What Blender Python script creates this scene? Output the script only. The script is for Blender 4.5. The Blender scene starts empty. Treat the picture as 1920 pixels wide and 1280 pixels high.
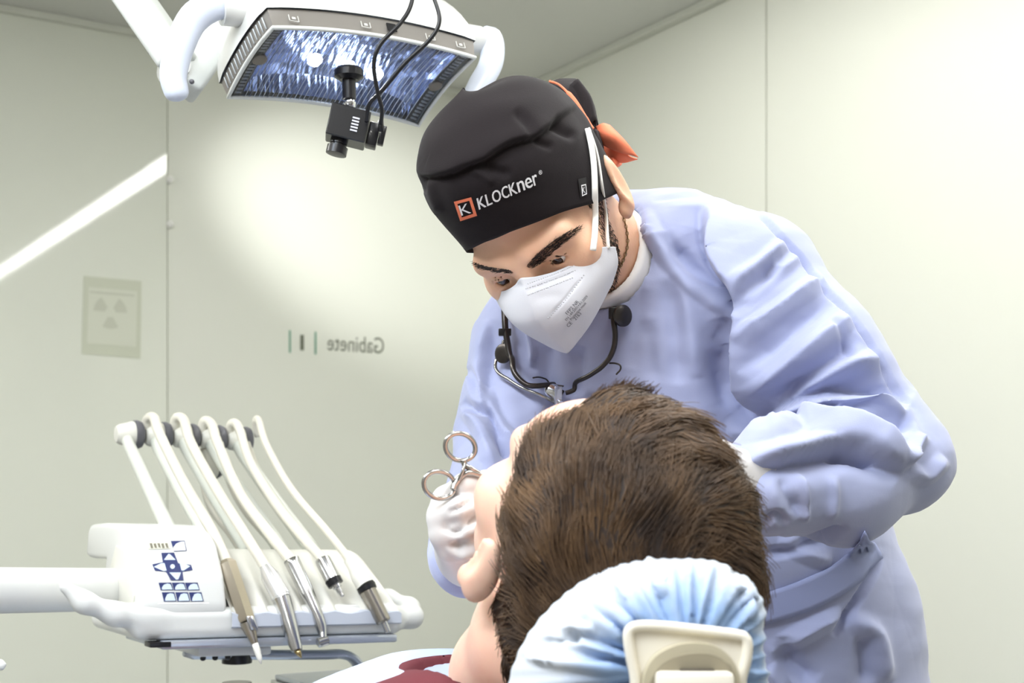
import bpy, bmesh, math, random
import numpy as np
from mathutils import Vector, Matrix
from mathutils.bvhtree import BVHTree

scene = bpy.context.scene
COL = scene.collection
FPX, CX, HY, HC = 2540.0, 960.0, 930.0, 1.10      # focal length in px, principal column, horizon row, eye height

# ------------------------------------------------------------------ camera
cam_d = bpy.data.cameras.new('camera')
cam = bpy.data.objects.new('camera', cam_d)
COL.objects.link(cam)
cam.location = (0, 0, HC)
cam.rotation_euler = (math.radians(90), 0, 0)
cam_d.sensor_width = 36.0
cam_d.lens = 36.0 * FPX / 1920.0
cam_d.shift_y = (HY - 640.0) / 1920.0
cam_d.clip_start = 0.02
cam_d.dof.use_dof = True
cam_d.dof.focus_distance = 1.36
cam_d.dof.aperture_fstop = 9.0
scene.camera = cam

# ------------------------------------------------------------------ view, world, lights
scene.view_settings.view_transform = 'Standard'
scene.view_settings.look = 'None'
scene.view_settings.gamma = 1.0
scene.view_settings.use_curve_mapping = False
scene.view_settings.exposure = 0.62
world = bpy.data.worlds.new('world')
scene.world = world
world.use_nodes = True
world.node_tree.nodes['Background'].inputs[0].default_value = (0.9, 0.95, 1.0, 1)
world.node_tree.nodes['Background'].inputs[1].default_value = 0.05

ZC = 2.565                                        # ceiling height
CORN = np.array([-0.035, 5.0, 0.0])               # corner of the two glass walls
D1 = np.array([0.846, 0.534, 0.0]); D1 /= np.linalg.norm(D1)     # along the left wall, towards the corner
N1 = np.array([-0.534, 0.846, 0.0]); N1 /= np.linalg.norm(N1)    # out of the room through the left wall
UP = np.array([0, 0, 1.0])
def room(a, s, z):                                # a: metres from the right wall, s: metres from the left wall
    return CORN - D1 * a - N1 * s + UP * z

def add_light(name, kind, loc, energy, target=None, color=(1, 1, 1), size=0.3, size_y=None, spot=60, blend=1.0):
    d = bpy.data.lights.new(name, kind)
    d.energy = energy
    d.color = color
    if kind == 'AREA':
        d.shape = 'RECTANGLE' if size_y else 'SQUARE'
        d.size = size
        if size_y: d.size_y = size_y
    elif kind == 'SPOT':
        d.shadow_soft_size = size; d.spot_size = math.radians(spot); d.spot_blend = blend
    else:
        d.shadow_soft_size = size
    o = bpy.data.objects.new(name, d)
    COL.objects.link(o)
    o.location = Vector(loc)
    if target is not None:
        o.rotation_euler = (Vector(target) - Vector(loc)).to_track_quat('-Z', 'Y').to_euler()
    return o

WARM = (1.0, 0.995, 0.98)
# added fill lights at ceiling height near the camera, standing for no fixture
add_light('fill_light', 'AREA', room(1.9, 3.9, ZC - 0.03), 16, room(1.5, 3.9, 0), WARM, 1.2, 0.6)
add_light('fill_light', 'AREA', (-1.0, -0.05, ZC - 0.03), 30, (-1.0, -0.05, 0), (0.74, 0.85, 1.0), 1.2, 0.6)
# wall-washing ceiling spots
add_light('wash_and_key_spot', 'SPOT', room(2.35, 1.15, ZC - 0.05), 140, room(0.50, 0.0, 2.02), WARM, 0.05, None, 26, 1.0)
add_light('wash_and_key_spot', 'SPOT', room(1.9, 2.6, ZC - 0.05), 5, room(0.0, 2.35, 2.0), WARM, 0.05, None, 50, 1.0)
add_light('wash_and_key_spot', 'SPOT', (0.62, 1.95, ZC - 0.05), 22, (0.30, 1.45, 1.2), WARM, 0.12, None, 60, 0.8)  # added key spot, not a wall washer: brightens shoulders and forearm from above

# ------------------------------------------------------------------ helpers
def P(u, v, d):                                   # the point at depth d that the photo shows at pixel u, v
    return np.array([(u - CX) / FPX * d, d, HC + (HY - v) / FPX * d])
def pix(p):
    p = np.asarray(p, float)
    return np.stack([CX + FPX * p[..., 0] / p[..., 1], HY - FPX * (p[..., 2] - HC) / p[..., 1]], -1)
def nrm(v):
    v = np.asarray(v, float)
    return v / (np.linalg.norm(v, axis=-1, keepdims=True) + 1e-12)

def srgb(c):
    c = np.asarray(c, float) / 255.0
    return tuple(np.where(c <= 0.04045, c / 12.92, ((c + 0.055) / 1.055) ** 2.4)) + (1.0,)

MATS = {}
def mat(name, col, rough=0.5, metal=0.0, spec=0.5, coat=0.0, var=0.0, vscale=8.0, bump=0.0, bscale=60.0, trans=0.0,
        emit=0.0, ecol=None, sub=0.0, subr=(1, .4, .2), sheen=0.0, ior=1.45, col2=None, alpha=1.0, aniso=0.0):
    if name in MATS: return MATS[name]
    m = bpy.data.materials.new(name); m.use_nodes = True
    nt = m.node_tree; b = nt.nodes['Principled BSDF']
    c = srgb(col)
    b.inputs['Base Color'].default_value = c
    b.inputs['Roughness'].default_value = rough
    b.inputs['Metallic'].default_value = metal
    b.inputs['Specular IOR Level'].default_value = spec
    b.inputs['Coat Weight'].default_value = coat
    b.inputs['Coat Roughness'].default_value = 0.06
    b.inputs['Transmission Weight'].default_value = trans
    b.inputs['IOR'].default_value = ior
    b.inputs['Alpha'].default_value = alpha
    b.inputs['Sheen Weight'].default_value = sheen
    if sub > 0:
        b.inputs['Subsurface Weight'].default_value = sub
        b.inputs['Subsurface Radius'].default_value = subr
        b.inputs['Subsurface Scale'].default_value = 0.006
    if emit > 0:
        b.inputs['Emission Color'].default_value = srgb(ecol if ecol is not None else col)
        b.inputs['Emission Strength'].default_value = emit
    tc = nt.nodes.new('ShaderNodeTexCoord')
    if var > 0 or col2 is not None:
        n = nt.nodes.new('ShaderNodeTexNoise'); n.inputs['Scale'].default_value = vscale; n.inputs['Detail'].default_value = 5
        nt.links.new(tc.outputs['Object'], n.inputs['Vector'])
        r = nt.nodes.new('ShaderNodeValToRGB')
        r.color_ramp.elements[0].position = 0.3; r.color_ramp.elements[1].position = 0.7
        c2 = srgb(col2) if col2 is not None else tuple(x * (1 - var) for x in c[:3]) + (1,)
        r.color_ramp.elements[0].color = c2; r.color_ramp.elements[1].color = c
        nt.links.new(n.outputs['Fac'], r.inputs['Fac']); nt.links.new(r.outputs['Color'], b.inputs['Base Color'])
    if bump > 0:
        n2 = nt.nodes.new('ShaderNodeTexNoise'); n2.inputs['Scale'].default_value = bscale; n2.inputs['Detail'].default_value = 4
        nt.links.new(tc.outputs['Object'], n2.inputs['Vector'])
        bp = nt.nodes.new('ShaderNodeBump'); bp.inputs['Strength'].default_value = bump; bp.inputs['Distance'].default_value = 0.002
        nt.links.new(n2.outputs['Fac'], bp.inputs['Height']); nt.links.new(bp.outputs['Normal'], b.inputs['Normal'])
    MATS[name] = m
    return m

ORG = {}
def thing(name, label, cat, loc, group=None):
    o = bpy.data.objects.new(name, None); COL.objects.link(o)
    o.empty_display_size = 0.05
    o.location = Vector(loc); o['label'] = label; o['category'] = cat
    if group: o['group'] = group
    ORG[o] = np.array(loc, float)
    return o
def obj(name, geo, m, parent=None, smooth=True, label=None, cat=None, kind=None, org=None, sharp=None, group=None):
    """geo: (verts, faces) in world coordinates -> one mesh object"""
    v, f = geo
    v = np.asarray(v, float).reshape(-1, 3)
    if parent is not None: o0 = ORG[parent]
    elif org is not None: o0 = np.asarray(org, float)
    else:
        o0 = np.array([(v[:, 0].min() + v[:, 0].max()) / 2, (v[:, 1].min() + v[:, 1].max()) / 2, v[:, 2].min()])
    me = bpy.data.meshes.new(name)
    v = v - o0
    if isinstance(f, np.ndarray):
        k = f.shape[1]
        me.vertices.add(len(v)); me.vertices.foreach_set('co', v.ravel().astype(np.float32))
        me.loops.add(f.size); me.loops.foreach_set('vertex_index', f.ravel().astype(np.int32))
        me.polygons.add(len(f)); me.polygons.foreach_set('loop_start', np.arange(0, f.size, k, dtype=np.int32))
        me.update(calc_edges=True)
    else:
        me.from_pydata(v.tolist(), [], [list(q) for q in f])
    me.validate()
    if smooth:
        me.polygons.foreach_set('use_smooth', np.ones(len(me.polygons), dtype=bool))
        if sharp is not None: me.set_sharp_from_angle(angle=math.radians(sharp))
    if m is not None: me.materials.append(m)
    o = bpy.data.objects.new(name, me); COL.objects.link(o)
    if parent is not None: o.parent = parent
    else: o.location = Vector(o0)
    ORG[o] = o0
    if label: o['label'] = label
    if cat: o['category'] = cat
    if kind: o['kind'] = kind
    if group: o['group'] = group
    return o

def join(*geos):
    V, Fc, n = [], [], 0
    for v, f in geos:
        v = np.asarray(v, float).reshape(-1, 3); V.append(v)
        Fc += [[int(i) + n for i in q] for q in f]; n += len(v)
    return np.concatenate(V), Fc
def xf(geo, M, t=(0, 0, 0)):                       # columns of M = images of the axes
    v, f = geo
    return np.asarray(v, float) @ np.asarray(M, float).T + np.asarray(t, float), f
def bm_geo(bm):
    bm.verts.index_update()
    r = (np.array([v.co[:] for v in bm.verts]), [[v.index for v in q.verts] for q in bm.faces]); bm.free(); return r
def box(lo, hi, bev=0.0, seg=2):
    bm = bmesh.new(); bmesh.ops.create_cube(bm, size=1.0)
    lo = np.asarray(lo, float); hi = np.asarray(hi, float)
    for v in bm.verts: v.co = Vector((lo + hi) / 2 + np.array(v.co[:]) * (hi - lo))
    if bev > 0: bmesh.ops.bevel(bm, geom=bm.edges[:], offset=bev, segments=seg, affect='EDGES', profile=0.5)
    return bm_geo(bm)
def prism(poly, ex, bev=0.0, seg=2, bevel_all=True):
    """poly: Nx3 planar loop, ex: extrusion vector"""
    poly = np.asarray(poly, float); ex = np.asarray(ex, float); n = len(poly)
    bm = bmesh.new()
    a = [bm.verts.new(p) for p in poly]; b = [bm.verts.new(p + ex) for p in poly]
    bm.faces.new(a[::-1]); bm.faces.new(b)
    for i in range(n): bm.faces.new([a[i], a[(i + 1) % n], b[(i + 1) % n], b[i]])
    bmesh.ops.recalc_face_normals(bm, faces=bm.faces[:])
    if bev > 0:
        ed = bm.edges[:] if bevel_all else [e for e in bm.edges if all(f.calc_area() > 0 for f in e.link_faces) and e.calc_face_angle(0) > 0.5]
        bmesh.ops.bevel(bm, geom=ed, offset=bev, segments=seg, affect='EDGES', profile=0.5, clamp_overlap=True)
    return bm_geo(bm)
def catmull(pts, n=8):
    p = np.asarray(pts, float)
    if len(p) < 3: return p
    e = np.vstack([2 * p[0] - p[1], p, 2 * p[-1] - p[-2]]); out = []
    for i in range(1, len(e) - 2):
        for t in np.linspace(0, 1, n, endpoint=False):
            a, b, c, d = e[i - 1], e[i], e[i + 1], e[i + 2]
            out.append(0.5 * (2 * b + (c - a) * t + (2 * a - 5 * b + 4 * c - d) * t * t + (3 * b - a - 3 * c + d) * t ** 3))
    out.append(p[-1]); return np.array(out)
def tube(pts, r, sides=12, caps=True, flat=None, closed=False):
    """swept tube; r scalar or per-point; flat=(wx, wy) scale of the section"""
    p = np.asarray(pts, float); n = len(p)
    r = np.full(n, r, float) if np.isscalar(r) else np.asarray(r, float)
    T = nrm(np.roll(p, -1, 0) - np.roll(p, 1, 0)) if closed else nrm(np.gradient(p, axis=0))
    ref = np.array([0, 0, 1.0]) if abs(T[0][2]) < 0.9 else np.array([1.0, 0, 0])
    N = nrm(np.cross(T[0], ref)); V = []
    fx, fy = flat if flat else (1, 1)
    ang = np.linspace(0, 2 * np.pi, sides, endpoint=False)
    for i in range(n):
        N = nrm(N - T[i] * np.dot(N, T[i])); B = np.cross(T[i], N)
        V.append(p[i] + r[i] * (np.cos(ang)[:, None] * N * fx + np.sin(ang)[:, None] * B * fy))
    V = np.concatenate(V); F = []
    m = n if closed else n - 1
    for i in range(m):
        for j in range(sides):
            i2 = (i + 1) % n
            F.append([i * sides + j, i * sides + (j + 1) % sides, i2 * sides + (j + 1) % sides, i2 * sides + j])
    if caps and not closed:
        F.append(list(range(sides))[::-1]); F.append([(n - 1) * sides + j for j in range(sides)])
    return V, F
def lathe(prof, a, axis, sides=24, ref=None):
    """prof: [(distance along axis, radius)] starting at a"""
    ax = nrm(axis)
    r0 = np.array([0, 0, 1.0]) if abs(ax[2]) < 0.9 else np.array([1.0, 0, 0])
    if ref is not None: r0 = np.asarray(ref, float)
    N = nrm(np.cross(ax, r0)); B = np.cross(ax, N)
    ang = np.linspace(0, 2 * np.pi, sides, endpoint=False)
    ring = np.cos(ang)[:, None] * N + np.sin(ang)[:, None] * B
    V = np.concatenate([np.asarray(a, float) + ax * t + ring * r for t, r in prof]); F = []
    for i in range(len(prof) - 1):
        for j in range(sides):
            F.append([i * sides + j, i * sides + (j + 1) % sides, (i + 1) * sides + (j + 1) % sides, (i + 1) * sides + j])
    F.append(list(range(sides))[::-1]); F.append([(len(prof) - 1) * sides + j for j in range(sides)])
    return V, F
def grid_geo(Pg, closed_u=False):
    """Pg: (nu, nv, 3)"""
    nu, nv = Pg.shape[:2]; F = []
    for i in range(nu if closed_u else nu - 1):
        for j in range(nv - 1):
            i2 = (i + 1) % nu
            F.append([i * nv + j, i2 * nv + j, i2 * nv + j + 1, i * nv + j + 1])
    return Pg.reshape(-1, 3), F
def thicken(geo, t):
    """closed shell from an open sheet: offset along vertex normals"""
    v, f = geo; v = np.asarray(v, float)
    N = vnormals(v, f); n = len(v)
    from collections import Counter
    cnt = {}
    for q in f:
        for i in range(len(q)):
            a, b = q[i], q[(i + 1) % len(q)]
            cnt[(a, b)] = cnt.get((a, b), 0) + 1
    F = [list(q) for q in f] + [[i + n for i in q[::-1]] for q in f]
    for (a, b) in cnt:
        if (b, a) not in cnt: F.append([b, a, a + n, b + n])
    return np.vstack([v, v - N * t]), F
def vnormals(v, f):
    v = np.asarray(v, float); N = np.zeros_like(v)
    fq = np.array([[q[0], q[1], q[2], q[3] if len(q) > 3 else q[2]] for q in f]) if not isinstance(f, np.ndarray) else (f if f.shape[1] == 4 else np.c_[f, f[:, 2]])
    n = np.cross(v[fq[:, 2]] - v[fq[:, 0]], v[fq[:, 3]] - v[fq[:, 1]])
    if True:
        tri = fq[:, 3] == fq[:, 2]
        n[tri] = np.cross(v[fq[tri, 1]] - v[fq[tri, 0]], v[fq[tri, 2]] - v[fq[tri, 0]])
    for k in range(4): np.add.at(N, fq[:, k], n)
    return nrm(N)

# ---- signed distance modelling
def smin(a, b, k):
    h = np.clip(0.5 + 0.5 * (b - a) / k, 0, 1)
    return b * (1 - h) + a * h - k * h * (1 - h)
def smax(a, b, k): return -smin(-a, -b, k)
def ell(p, c, r, R=None):
    q = p - np.asarray(c, np.float32)
    if R is not None: q = q @ np.asarray(R, np.float32)       # columns of R are the ellipsoid's axes
    r = np.asarray(r, np.float32)
    k0 = np.sqrt(((q / r) ** 2).sum(-1)) + 1e-9; k1 = np.sqrt(((q / (r * r)) ** 2).sum(-1)) + 1e-9
    return k0 * (k0 - 1) / k1
def cone(p, a, b, ra, rb):
    a = np.asarray(a, np.float32); b = np.asarray(b, np.float32); ba = b - a; pa = p - a
    h = np.clip((pa @ ba) / max(1e-9, float(ba @ ba)), 0, 1)
    return np.sqrt(((pa - h[:, None] * ba) ** 2).sum(-1)) - (ra + (rb - ra) * h)
def chain(p, pts, rs, k=0.02):
    d = None
    for i in range(len(pts) - 1):
        c = cone(p, pts[i], pts[i + 1], rs[i], rs[i + 1]); d = c if d is None else smin(d, c, k)
    return d
def sdf_geo(fn, lo, hi, res, coarse=4, proj=2):
    lo = np.asarray(lo, float); hi = np.asarray(hi, float)
    n = (np.ceil((hi - lo) / (res * coarse)).astype(int)) * coarse + 1
    def pts(idx, step): return (lo + idx * (res * step)).astype(np.float32)
    nc = (n - 1) // coarse + 1
    ci = np.stack(np.meshgrid(*[np.arange(k) for k in nc], indexing='ij'), -1).reshape(-1, 3)
    cv = fn(pts(ci, coarse)).reshape(nc)
    near = np.abs(cv) < res * coarse * 2.2
    g = np.repeat(np.repeat(np.repeat(cv, coarse, 0), coarse, 1), coarse, 2)
    m = np.repeat(np.repeat(np.repeat(near, coarse, 0), coarse, 1), coarse, 2)
    h = coarse // 2
    g = g[h:h + n[0], h:h + n[1], h:h + n[2]]; m = m[h:h + n[0], h:h + n[1], h:h + n[2]]
    n = np.array(g.shape); g = np.ascontiguousarray(g)
    off = np.array([h, h, h])
    idx = np.argwhere(m)
    vals = np.empty(len(idx), np.float32)
    for s in range(0, len(idx), 400000): vals[s:s + 400000] = fn((lo + (idx[s:s + 400000] + off - h) * res).astype(np.float32))
    g[m] = vals
    base = lo
    ins = g < 0
    c8 = sum(ins[a:n[0] - 1 + a, b:n[1] - 1 + b, c:n[2] - 1 + c].astype(np.int8) for a in (0, 1) for b in (0, 1) for c in (0, 1))
    act = (c8 > 0) & (c8 < 8)
    ids = -np.ones(act.shape, np.int64); cells = np.argwhere(act); ids[act] = np.arange(len(cells))
    acc = np.zeros((len(cells), 3)); cnt = np.zeros(len(cells))
    corners = [np.array((a, b, c)) for a in (0, 1) for b in (0, 1) for c in (0, 1)]
    for i, A in enumerate(corners):
        for B in corners[i + 1:]:
            if np.abs(A - B).sum() != 1: continue
            va = g[tuple((cells + A).T)]; vb = g[tuple((cells + B).T)]
            x = (va < 0) != (vb < 0)
            t = np.where(x, va / np.where(x, va - vb, 1), 0)
            acc += np.where(x[:, None], A + t[:, None] * (B - A), 0); cnt += x
    V = base + (cells + acc / cnt[:, None]) * res
    Fs = []
    for ax in range(3):
        o1, o2 = [(1, 2), (2, 0), (0, 1)][ax]
        sl0 = [slice(1, -1)] * 3; sl0[ax] = slice(0, -1)
        sl1 = [slice(1, -1)] * 3; sl1[ax] = slice(1, None)
        A = ins[tuple(sl0)]; B = ins[tuple(sl1)]
        e = np.argwhere(A != B); flip = A[tuple(e.T)]
        o = np.ones(3, int); o[ax] = 0
        e = e + o
        u = np.zeros(3, int); w = np.zeros(3, int); u[o1] = 1; w[o2] = 1
        q = np.stack([ids[tuple((e - u - w).T)], ids[tuple((e - w).T)], ids[tuple(e.T)], ids[tuple((e - u).T)]], -1)
        q[~flip] = q[~flip][:, ::-1]; Fs.append(q)
    F = np.concatenate(Fs)
    F = F[(F >= 0).all(1)]
    for _ in range(proj):
        d = fn(V.astype(np.float32)).astype(float); e = res * 0.25
        G = np.stack([fn((V + np.eye(3)[k] * e).astype(np.float32)) - fn((V - np.eye(3)[k] * e).astype(np.float32)) for k in range(3)], -1).astype(float)
        V = V - nrm(G) * np.clip(d, -res, res)[:, None] * 0.8
    return V, F
def laplace(v, f, it=2, w=0.5):
    v = np.asarray(v, float).copy(); f = np.asarray(f)
    E = np.concatenate([f[:, [i, (i + 1) % f.shape[1]]] for i in range(f.shape[1])])
    for _ in range(it):
        s = np.zeros_like(v); c = np.zeros(len(v))
        np.add.at(s, E[:, 0], v[E[:, 1]]); np.add.at(s, E[:, 1], v[E[:, 0]])
        np.add.at(c, E[:, 0], 1); np.add.at(c, E[:, 1], 1)
        v = v + w * (s / np.maximum(c, 1)[:, None] - v)
    return v
def subdiv(geo, levels=1, simple=False):
    v, f = geo
    me = bpy.data.meshes.new('tmp'); me.from_pydata(np.asarray(v).tolist(), [], [list(map(int, q)) for q in f])
    o = bpy.data.objects.new('tmp', me); COL.objects.link(o)
    md = o.modifiers.new('s', 'SUBSURF'); md.levels = levels; md.render_levels = levels
    if simple: md.subdivision_type = 'SIMPLE'
    dg = bpy.context.evaluated_depsgraph_get(); dg.update()
    m2 = bpy.data.meshes.new_from_object(o.evaluated_get(dg))
    n = len(m2.vertices); vv = np.empty(n * 3); m2.vertices.foreach_get('co', vv)
    lt = np.empty(len(m2.loops), np.int32); m2.loops.foreach_get('vertex_index', lt)
    tot = np.empty(len(m2.polygons), np.int32); m2.polygons.foreach_get('loop_total', tot)
    ff = lt.reshape(-1, 4) if (tot == 4).all() else [list(p.vertices) for p in m2.polygons]
    bpy.data.objects.remove(o); bpy.data.meshes.remove(me); bpy.data.meshes.remove(m2)
    return vv.reshape(-1, 3), ff
def noise3(p, scale, seed=0):
    """cheap smooth noise in -1..1: sums of sines with random directions"""
    rs = np.random.RandomState(seed); s = 0
    for i in range(6):
        d = nrm(rs.randn(3)) * scale * (0.7 + 0.8 * rs.rand()); s = s + np.sin(p @ d + rs.rand() * 6.28)
    return s / 3.0
def seg_dist(q, poly):
    """distance of 2D points q to an open polyline, with signed side and arc parameter 0..1"""
    poly = np.asarray(poly, float); best = np.full(len(q), 1e9); side = np.zeros(len(q)); par = np.zeros(len(q))
    L = np.r_[0, np.cumsum(np.linalg.norm(np.diff(poly, axis=0), axis=1))]
    for i in range(len(poly) - 1):
        a, b = poly[i], poly[i + 1]; ab = b - a; l2 = ab @ ab
        t = np.clip(((q - a) @ ab) / l2, 0, 1); r = q - a - t[:, None] * ab
        d = np.sqrt((r ** 2).sum(-1)); m = d < best
        best[m] = d[m]; side[m] = np.sign(ab[0] * (q[m, 1] - a[1]) - ab[1] * (q[m, 0] - a[0]))
        par[m] = (L[i] + t[m] * (L[i + 1] - L[i])) / L[-1]
    return best, side, par
def text_geo(s, size=1.0, width=None):
    """flat text outlines as a mesh in 0..w x 0..h"""
    c = bpy.data.curves.new('t', 'FONT'); c.body = s; c.size = size; c.resolution_u = 3
    o = bpy.data.objects.new('t', c); COL.objects.link(o)
    dg = bpy.context.evaluated_depsgraph_get(); dg.update()
    m = bpy.data.meshes.new_from_object(o.evaluated_get(dg))
    v = np.array([q.co[:] for q in m.vertices]); f = [list(p.vertices) for p in m.polygons]
    bpy.data.objects.remove(o); bpy.data.curves.remove(c); bpy.data.meshes.remove(m)
    return v, f
def bvh_of(geo):
    v, f = geo
    return BVHTree.FromPolygons([tuple(p) for p in np.asarray(v)], [list(map(int, q)) for q in f])
def drape(uv, bvh, off=0.001):
    """put photo-plane points onto a modelled surface"""
    out = []; o = Vector((0, 0, HC)); last = 1.4
    for u, v in uv:
        d = Vector(((u - CX) / FPX, 1.0, (HY - v) / FPX)); d.normalize()
        h, n, i, t = bvh.ray_cast(o, d)
        if h is None: h = o + d * last / d.y if False else Vector(P(u, v, last)); n = -d
        else: last = h.y
        if n.dot(d) > 0: n = -n
        out.append(np.array(h[:]) + np.array(n[:]) * off)
    return np.array(out)
def strands(roots, dirs, normals, length, segs=4, r0=0.0006, r1=0.00015, lift=0.3, droop=0.0, jit=0.2, seed=0, fall=1.6):
    """short hair as 3-sided tapered tubes, one joined mesh"""
    rs = np.random.RandomState(seed); n = len(roots)
    L = length * (0.7 + 0.6 * rs.rand(n)) if np.isscalar(length) else length
    d = nrm(dirs + jit * rs.randn(n, 3)); P0 = roots.copy(); ring = []
    a = np.array([0, 2.094, 4.189])
    bend = rs.randn(n, 3) * jit * 0.5
    for s in range(segs + 1):
        t = s / segs
        rr = r0 + (r1 - r0) * t
        N = nrm(np.cross(d, normals)); B = np.cross(d, N)
        ring.append(P0[:, None, :] + rr * (np.cos(a)[None, :, None] * N[:, None, :] + np.sin(a)[None, :, None] * B[:, None, :]))
        dd = nrm(d + normals * lift * (1 - fall * t) + bend * t + np.array([0, 0, -droop]) * t)
        P0 = P0 + dd * (L / segs)[:, None]
    V = np.stack(ring, 1).reshape(-1, 3)
    base = (np.arange(n) * (segs + 1) * 3)[:, None]
    F = []
    for s in range(segs):
        for j in range(3):
            F.append(base + np.array([s * 3 + j, s * 3 + (j + 1) % 3, (s + 1) * 3 + (j + 1) % 3, (s + 1) * 3 + j]))
    return V, np.stack(F, 1).reshape(-1, 4)
# ================================================================== the room
m_wall = mat('satin_glass_panel', (231, 233, 223), rough=0.38, spec=0.35, var=0.02, vscale=1.5)
m_gloss = mat('gloss_glass_panel', (230, 233, 222), rough=0.035, spec=0.5, var=0.02, vscale=1.5)
m_ceil = mat('painted_ceiling', (214, 215, 210), rough=0.9, bump=0.05, bscale=200)
m_rear = mat('taupe_rear_wall', (150, 146, 140), rough=0.8, var=0.04, vscale=3)
m_floor = mat('vinyl_floor', (128, 126, 122), rough=0.35, var=0.08, vscale=3)
m_trim = mat('ceiling_trim_paint', (216, 218, 208), rough=0.6, var=0.02)
m_gap = mat('joint_sealant', (186, 188, 176), rough=0.8, var=0.1)
AL, SL = 4.7, 5.6                                 # room size
def rbox(a0, a1, s0, s1, z0, z1, bev=0.0):
    v, f = box((a0, s0, z0), (a1, s1, z1), bev)
    return np.array([room(*p) for p in v]), [q[::-1] for q in f]
def struct(name, geo, m, parent=None): return obj(name, geo, m, parent, smooth=False, kind='structure' if parent is None else None)
struct('floor', rbox(-0.1, AL, -0.1, SL, -0.08, 0), m_floor)
struct('ceiling', rbox(-0.1, AL, -0.1, SL, ZC, ZC + 0.08), m_ceil)
# left wall: glass panels side by side, a sealant joint between them
wl = struct('wall_left', rbox(-0.1, AL, -0.1, -0.012, 0, ZC), m_gap)
TJ = 1.262
struct('glass_panel', rbox(0.0, TJ - 0.002, -0.012, 0.0, 0.02, ZC - 0.02, 0.002), m_wall, wl)
struct('glass_panel', rbox(TJ + 0.002, 2.55, -0.012, 0.010, 0.02, ZC - 0.02, 0.003), m_gloss, wl)
struct('glass_panel', rbox(2.562, AL, -0.012, 0.0, 0.02, ZC - 0.02, 0.002), m_wall, wl)
wr = struct('wall_right', rbox(-0.1, -0.012, 0.0, SL, 0, ZC), m_gap)
js = [0.0, 1.405, 2.75, 4.1, SL]
for i in range(4):
    struct('glass_panel', rbox(-0.012, 0.0, js[i] + (0.003 if i else 0), js[i + 1] - 0.003, 0.02, ZC - 0.02, 0.0015), m_wall, wr)
struct('wall_back', rbox(0, AL, SL, SL + 0.1, 0, ZC), m_rear)
struct('wall_rear', rbox(AL, AL + 0.1, -0.1, SL + 0.1, 0, ZC), m_rear)
struct('trim_1', rbox(0.0, AL, 0.0, 0.03, ZC - 0.022, ZC, 0.003), m_trim)
struct('trim_2', rbox(0.0, 0.03, 0.03, SL, ZC - 0.022, ZC, 0.003), m_trim)

# ceiling strip lamps
m_led = mat('lit_diffuser', (255, 255, 250), rough=0.4, emit=20.0, ecol=(255, 254, 249))
m_alu = mat('white_aluminium', (235, 236, 232), rough=0.4, var=0.02)
m_led2 = mat('lit_diffuser_bright', (255, 255, 250), rough=0.4, emit=46.0, ecol=(255, 254, 249))
def strip(a, s0, s1, label, m_led=m_led):
    t = thing('ceiling_strip_light', label, 'ceiling light', room(a, (s0 + s1) / 2, ZC), 'ceiling strip lights')
    obj('housing', rbox(a - 0.06, a + 0.06, s0 - 0.02, s1 + 0.02, ZC - 0.012, ZC - 0.0005), m_alu, t, smooth=False)
    obj('diffuser', rbox(a - 0.045, a + 0.045, s0, s1, ZC - 0.02, ZC - 0.0125), m_led, t, smooth=False)
strip(0.76, 1.1, 5.2, 'long white ceiling strip light mirrored in the glossy left panel')
strip(3.3, 1.1, 5.2, 'long white ceiling strip light over the instrument console side', m_led2)

# radiation sign stuck to the glossy panel
def wallpt(u, v, off):                            # the photo's pixel on the left wall
    d = np.array([(u - CX) / FPX, 1.0, (HY - v) / FPX])
    k = ((CORN - N1 * off) @ N1) / (d @ N1)
    return np.array([0, 0, HC]) + d * k
m_sign = mat('sign_backing', (206, 210, 192), rough=0.5, var=0.03)
m_sign2 = mat('sign_face', (216, 219, 204), rough=0.5, var=0.02)
m_tref = mat('faded_print', (203, 206, 190), rough=0.6, var=0.04)
def wquad(us, off, th, m, name, par):
    pts = np.array([wallpt(u, v, off) for u, v in us])
    return obj(name, prism(pts, -N1 * th), m, par, smooth=False)
sg = thing('radiation_sign', 'pale square radiation warning sign on the glossy left wall panel', 'sign', wallpt(208, 672, 0.0101))
wquad([(157, 517), (265, 527), (263, 672), (153, 663)], 0.0102, 0.002, m_sign, 'backing', sg)
wquad([(166, 538), (257, 546), (255, 650), (163, 643)], 0.0123, 0.001, m_sign2, 'face', sg)
cc = wallpt(207, 585, 0.0134); e1 = D1; e2 = UP
for k in range(3):
    a0 = math.radians(90 + 60 + 120 * k - 90)
    a0 = math.radians(30 + 120 * k) if True else a0
    pl = [cc + (e1 * math.cos(a) + e2 * math.sin(a)) * r for r, aa in ((0.052, np.linspace(a0 - .5, a0 + .5, 7)), (0.016, np.linspace(a0 + .5, a0 - .5, 4))) for a in aa]
    obj('trefoil_blade', prism(pl, -N1 * 0.0008), m_tref, sg, smooth=False)
wquad([(168, 545), (252, 552), (252, 556), (168, 549)], 0.0134, 0.0006, m_tref, 'heading_line', sg)

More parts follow.
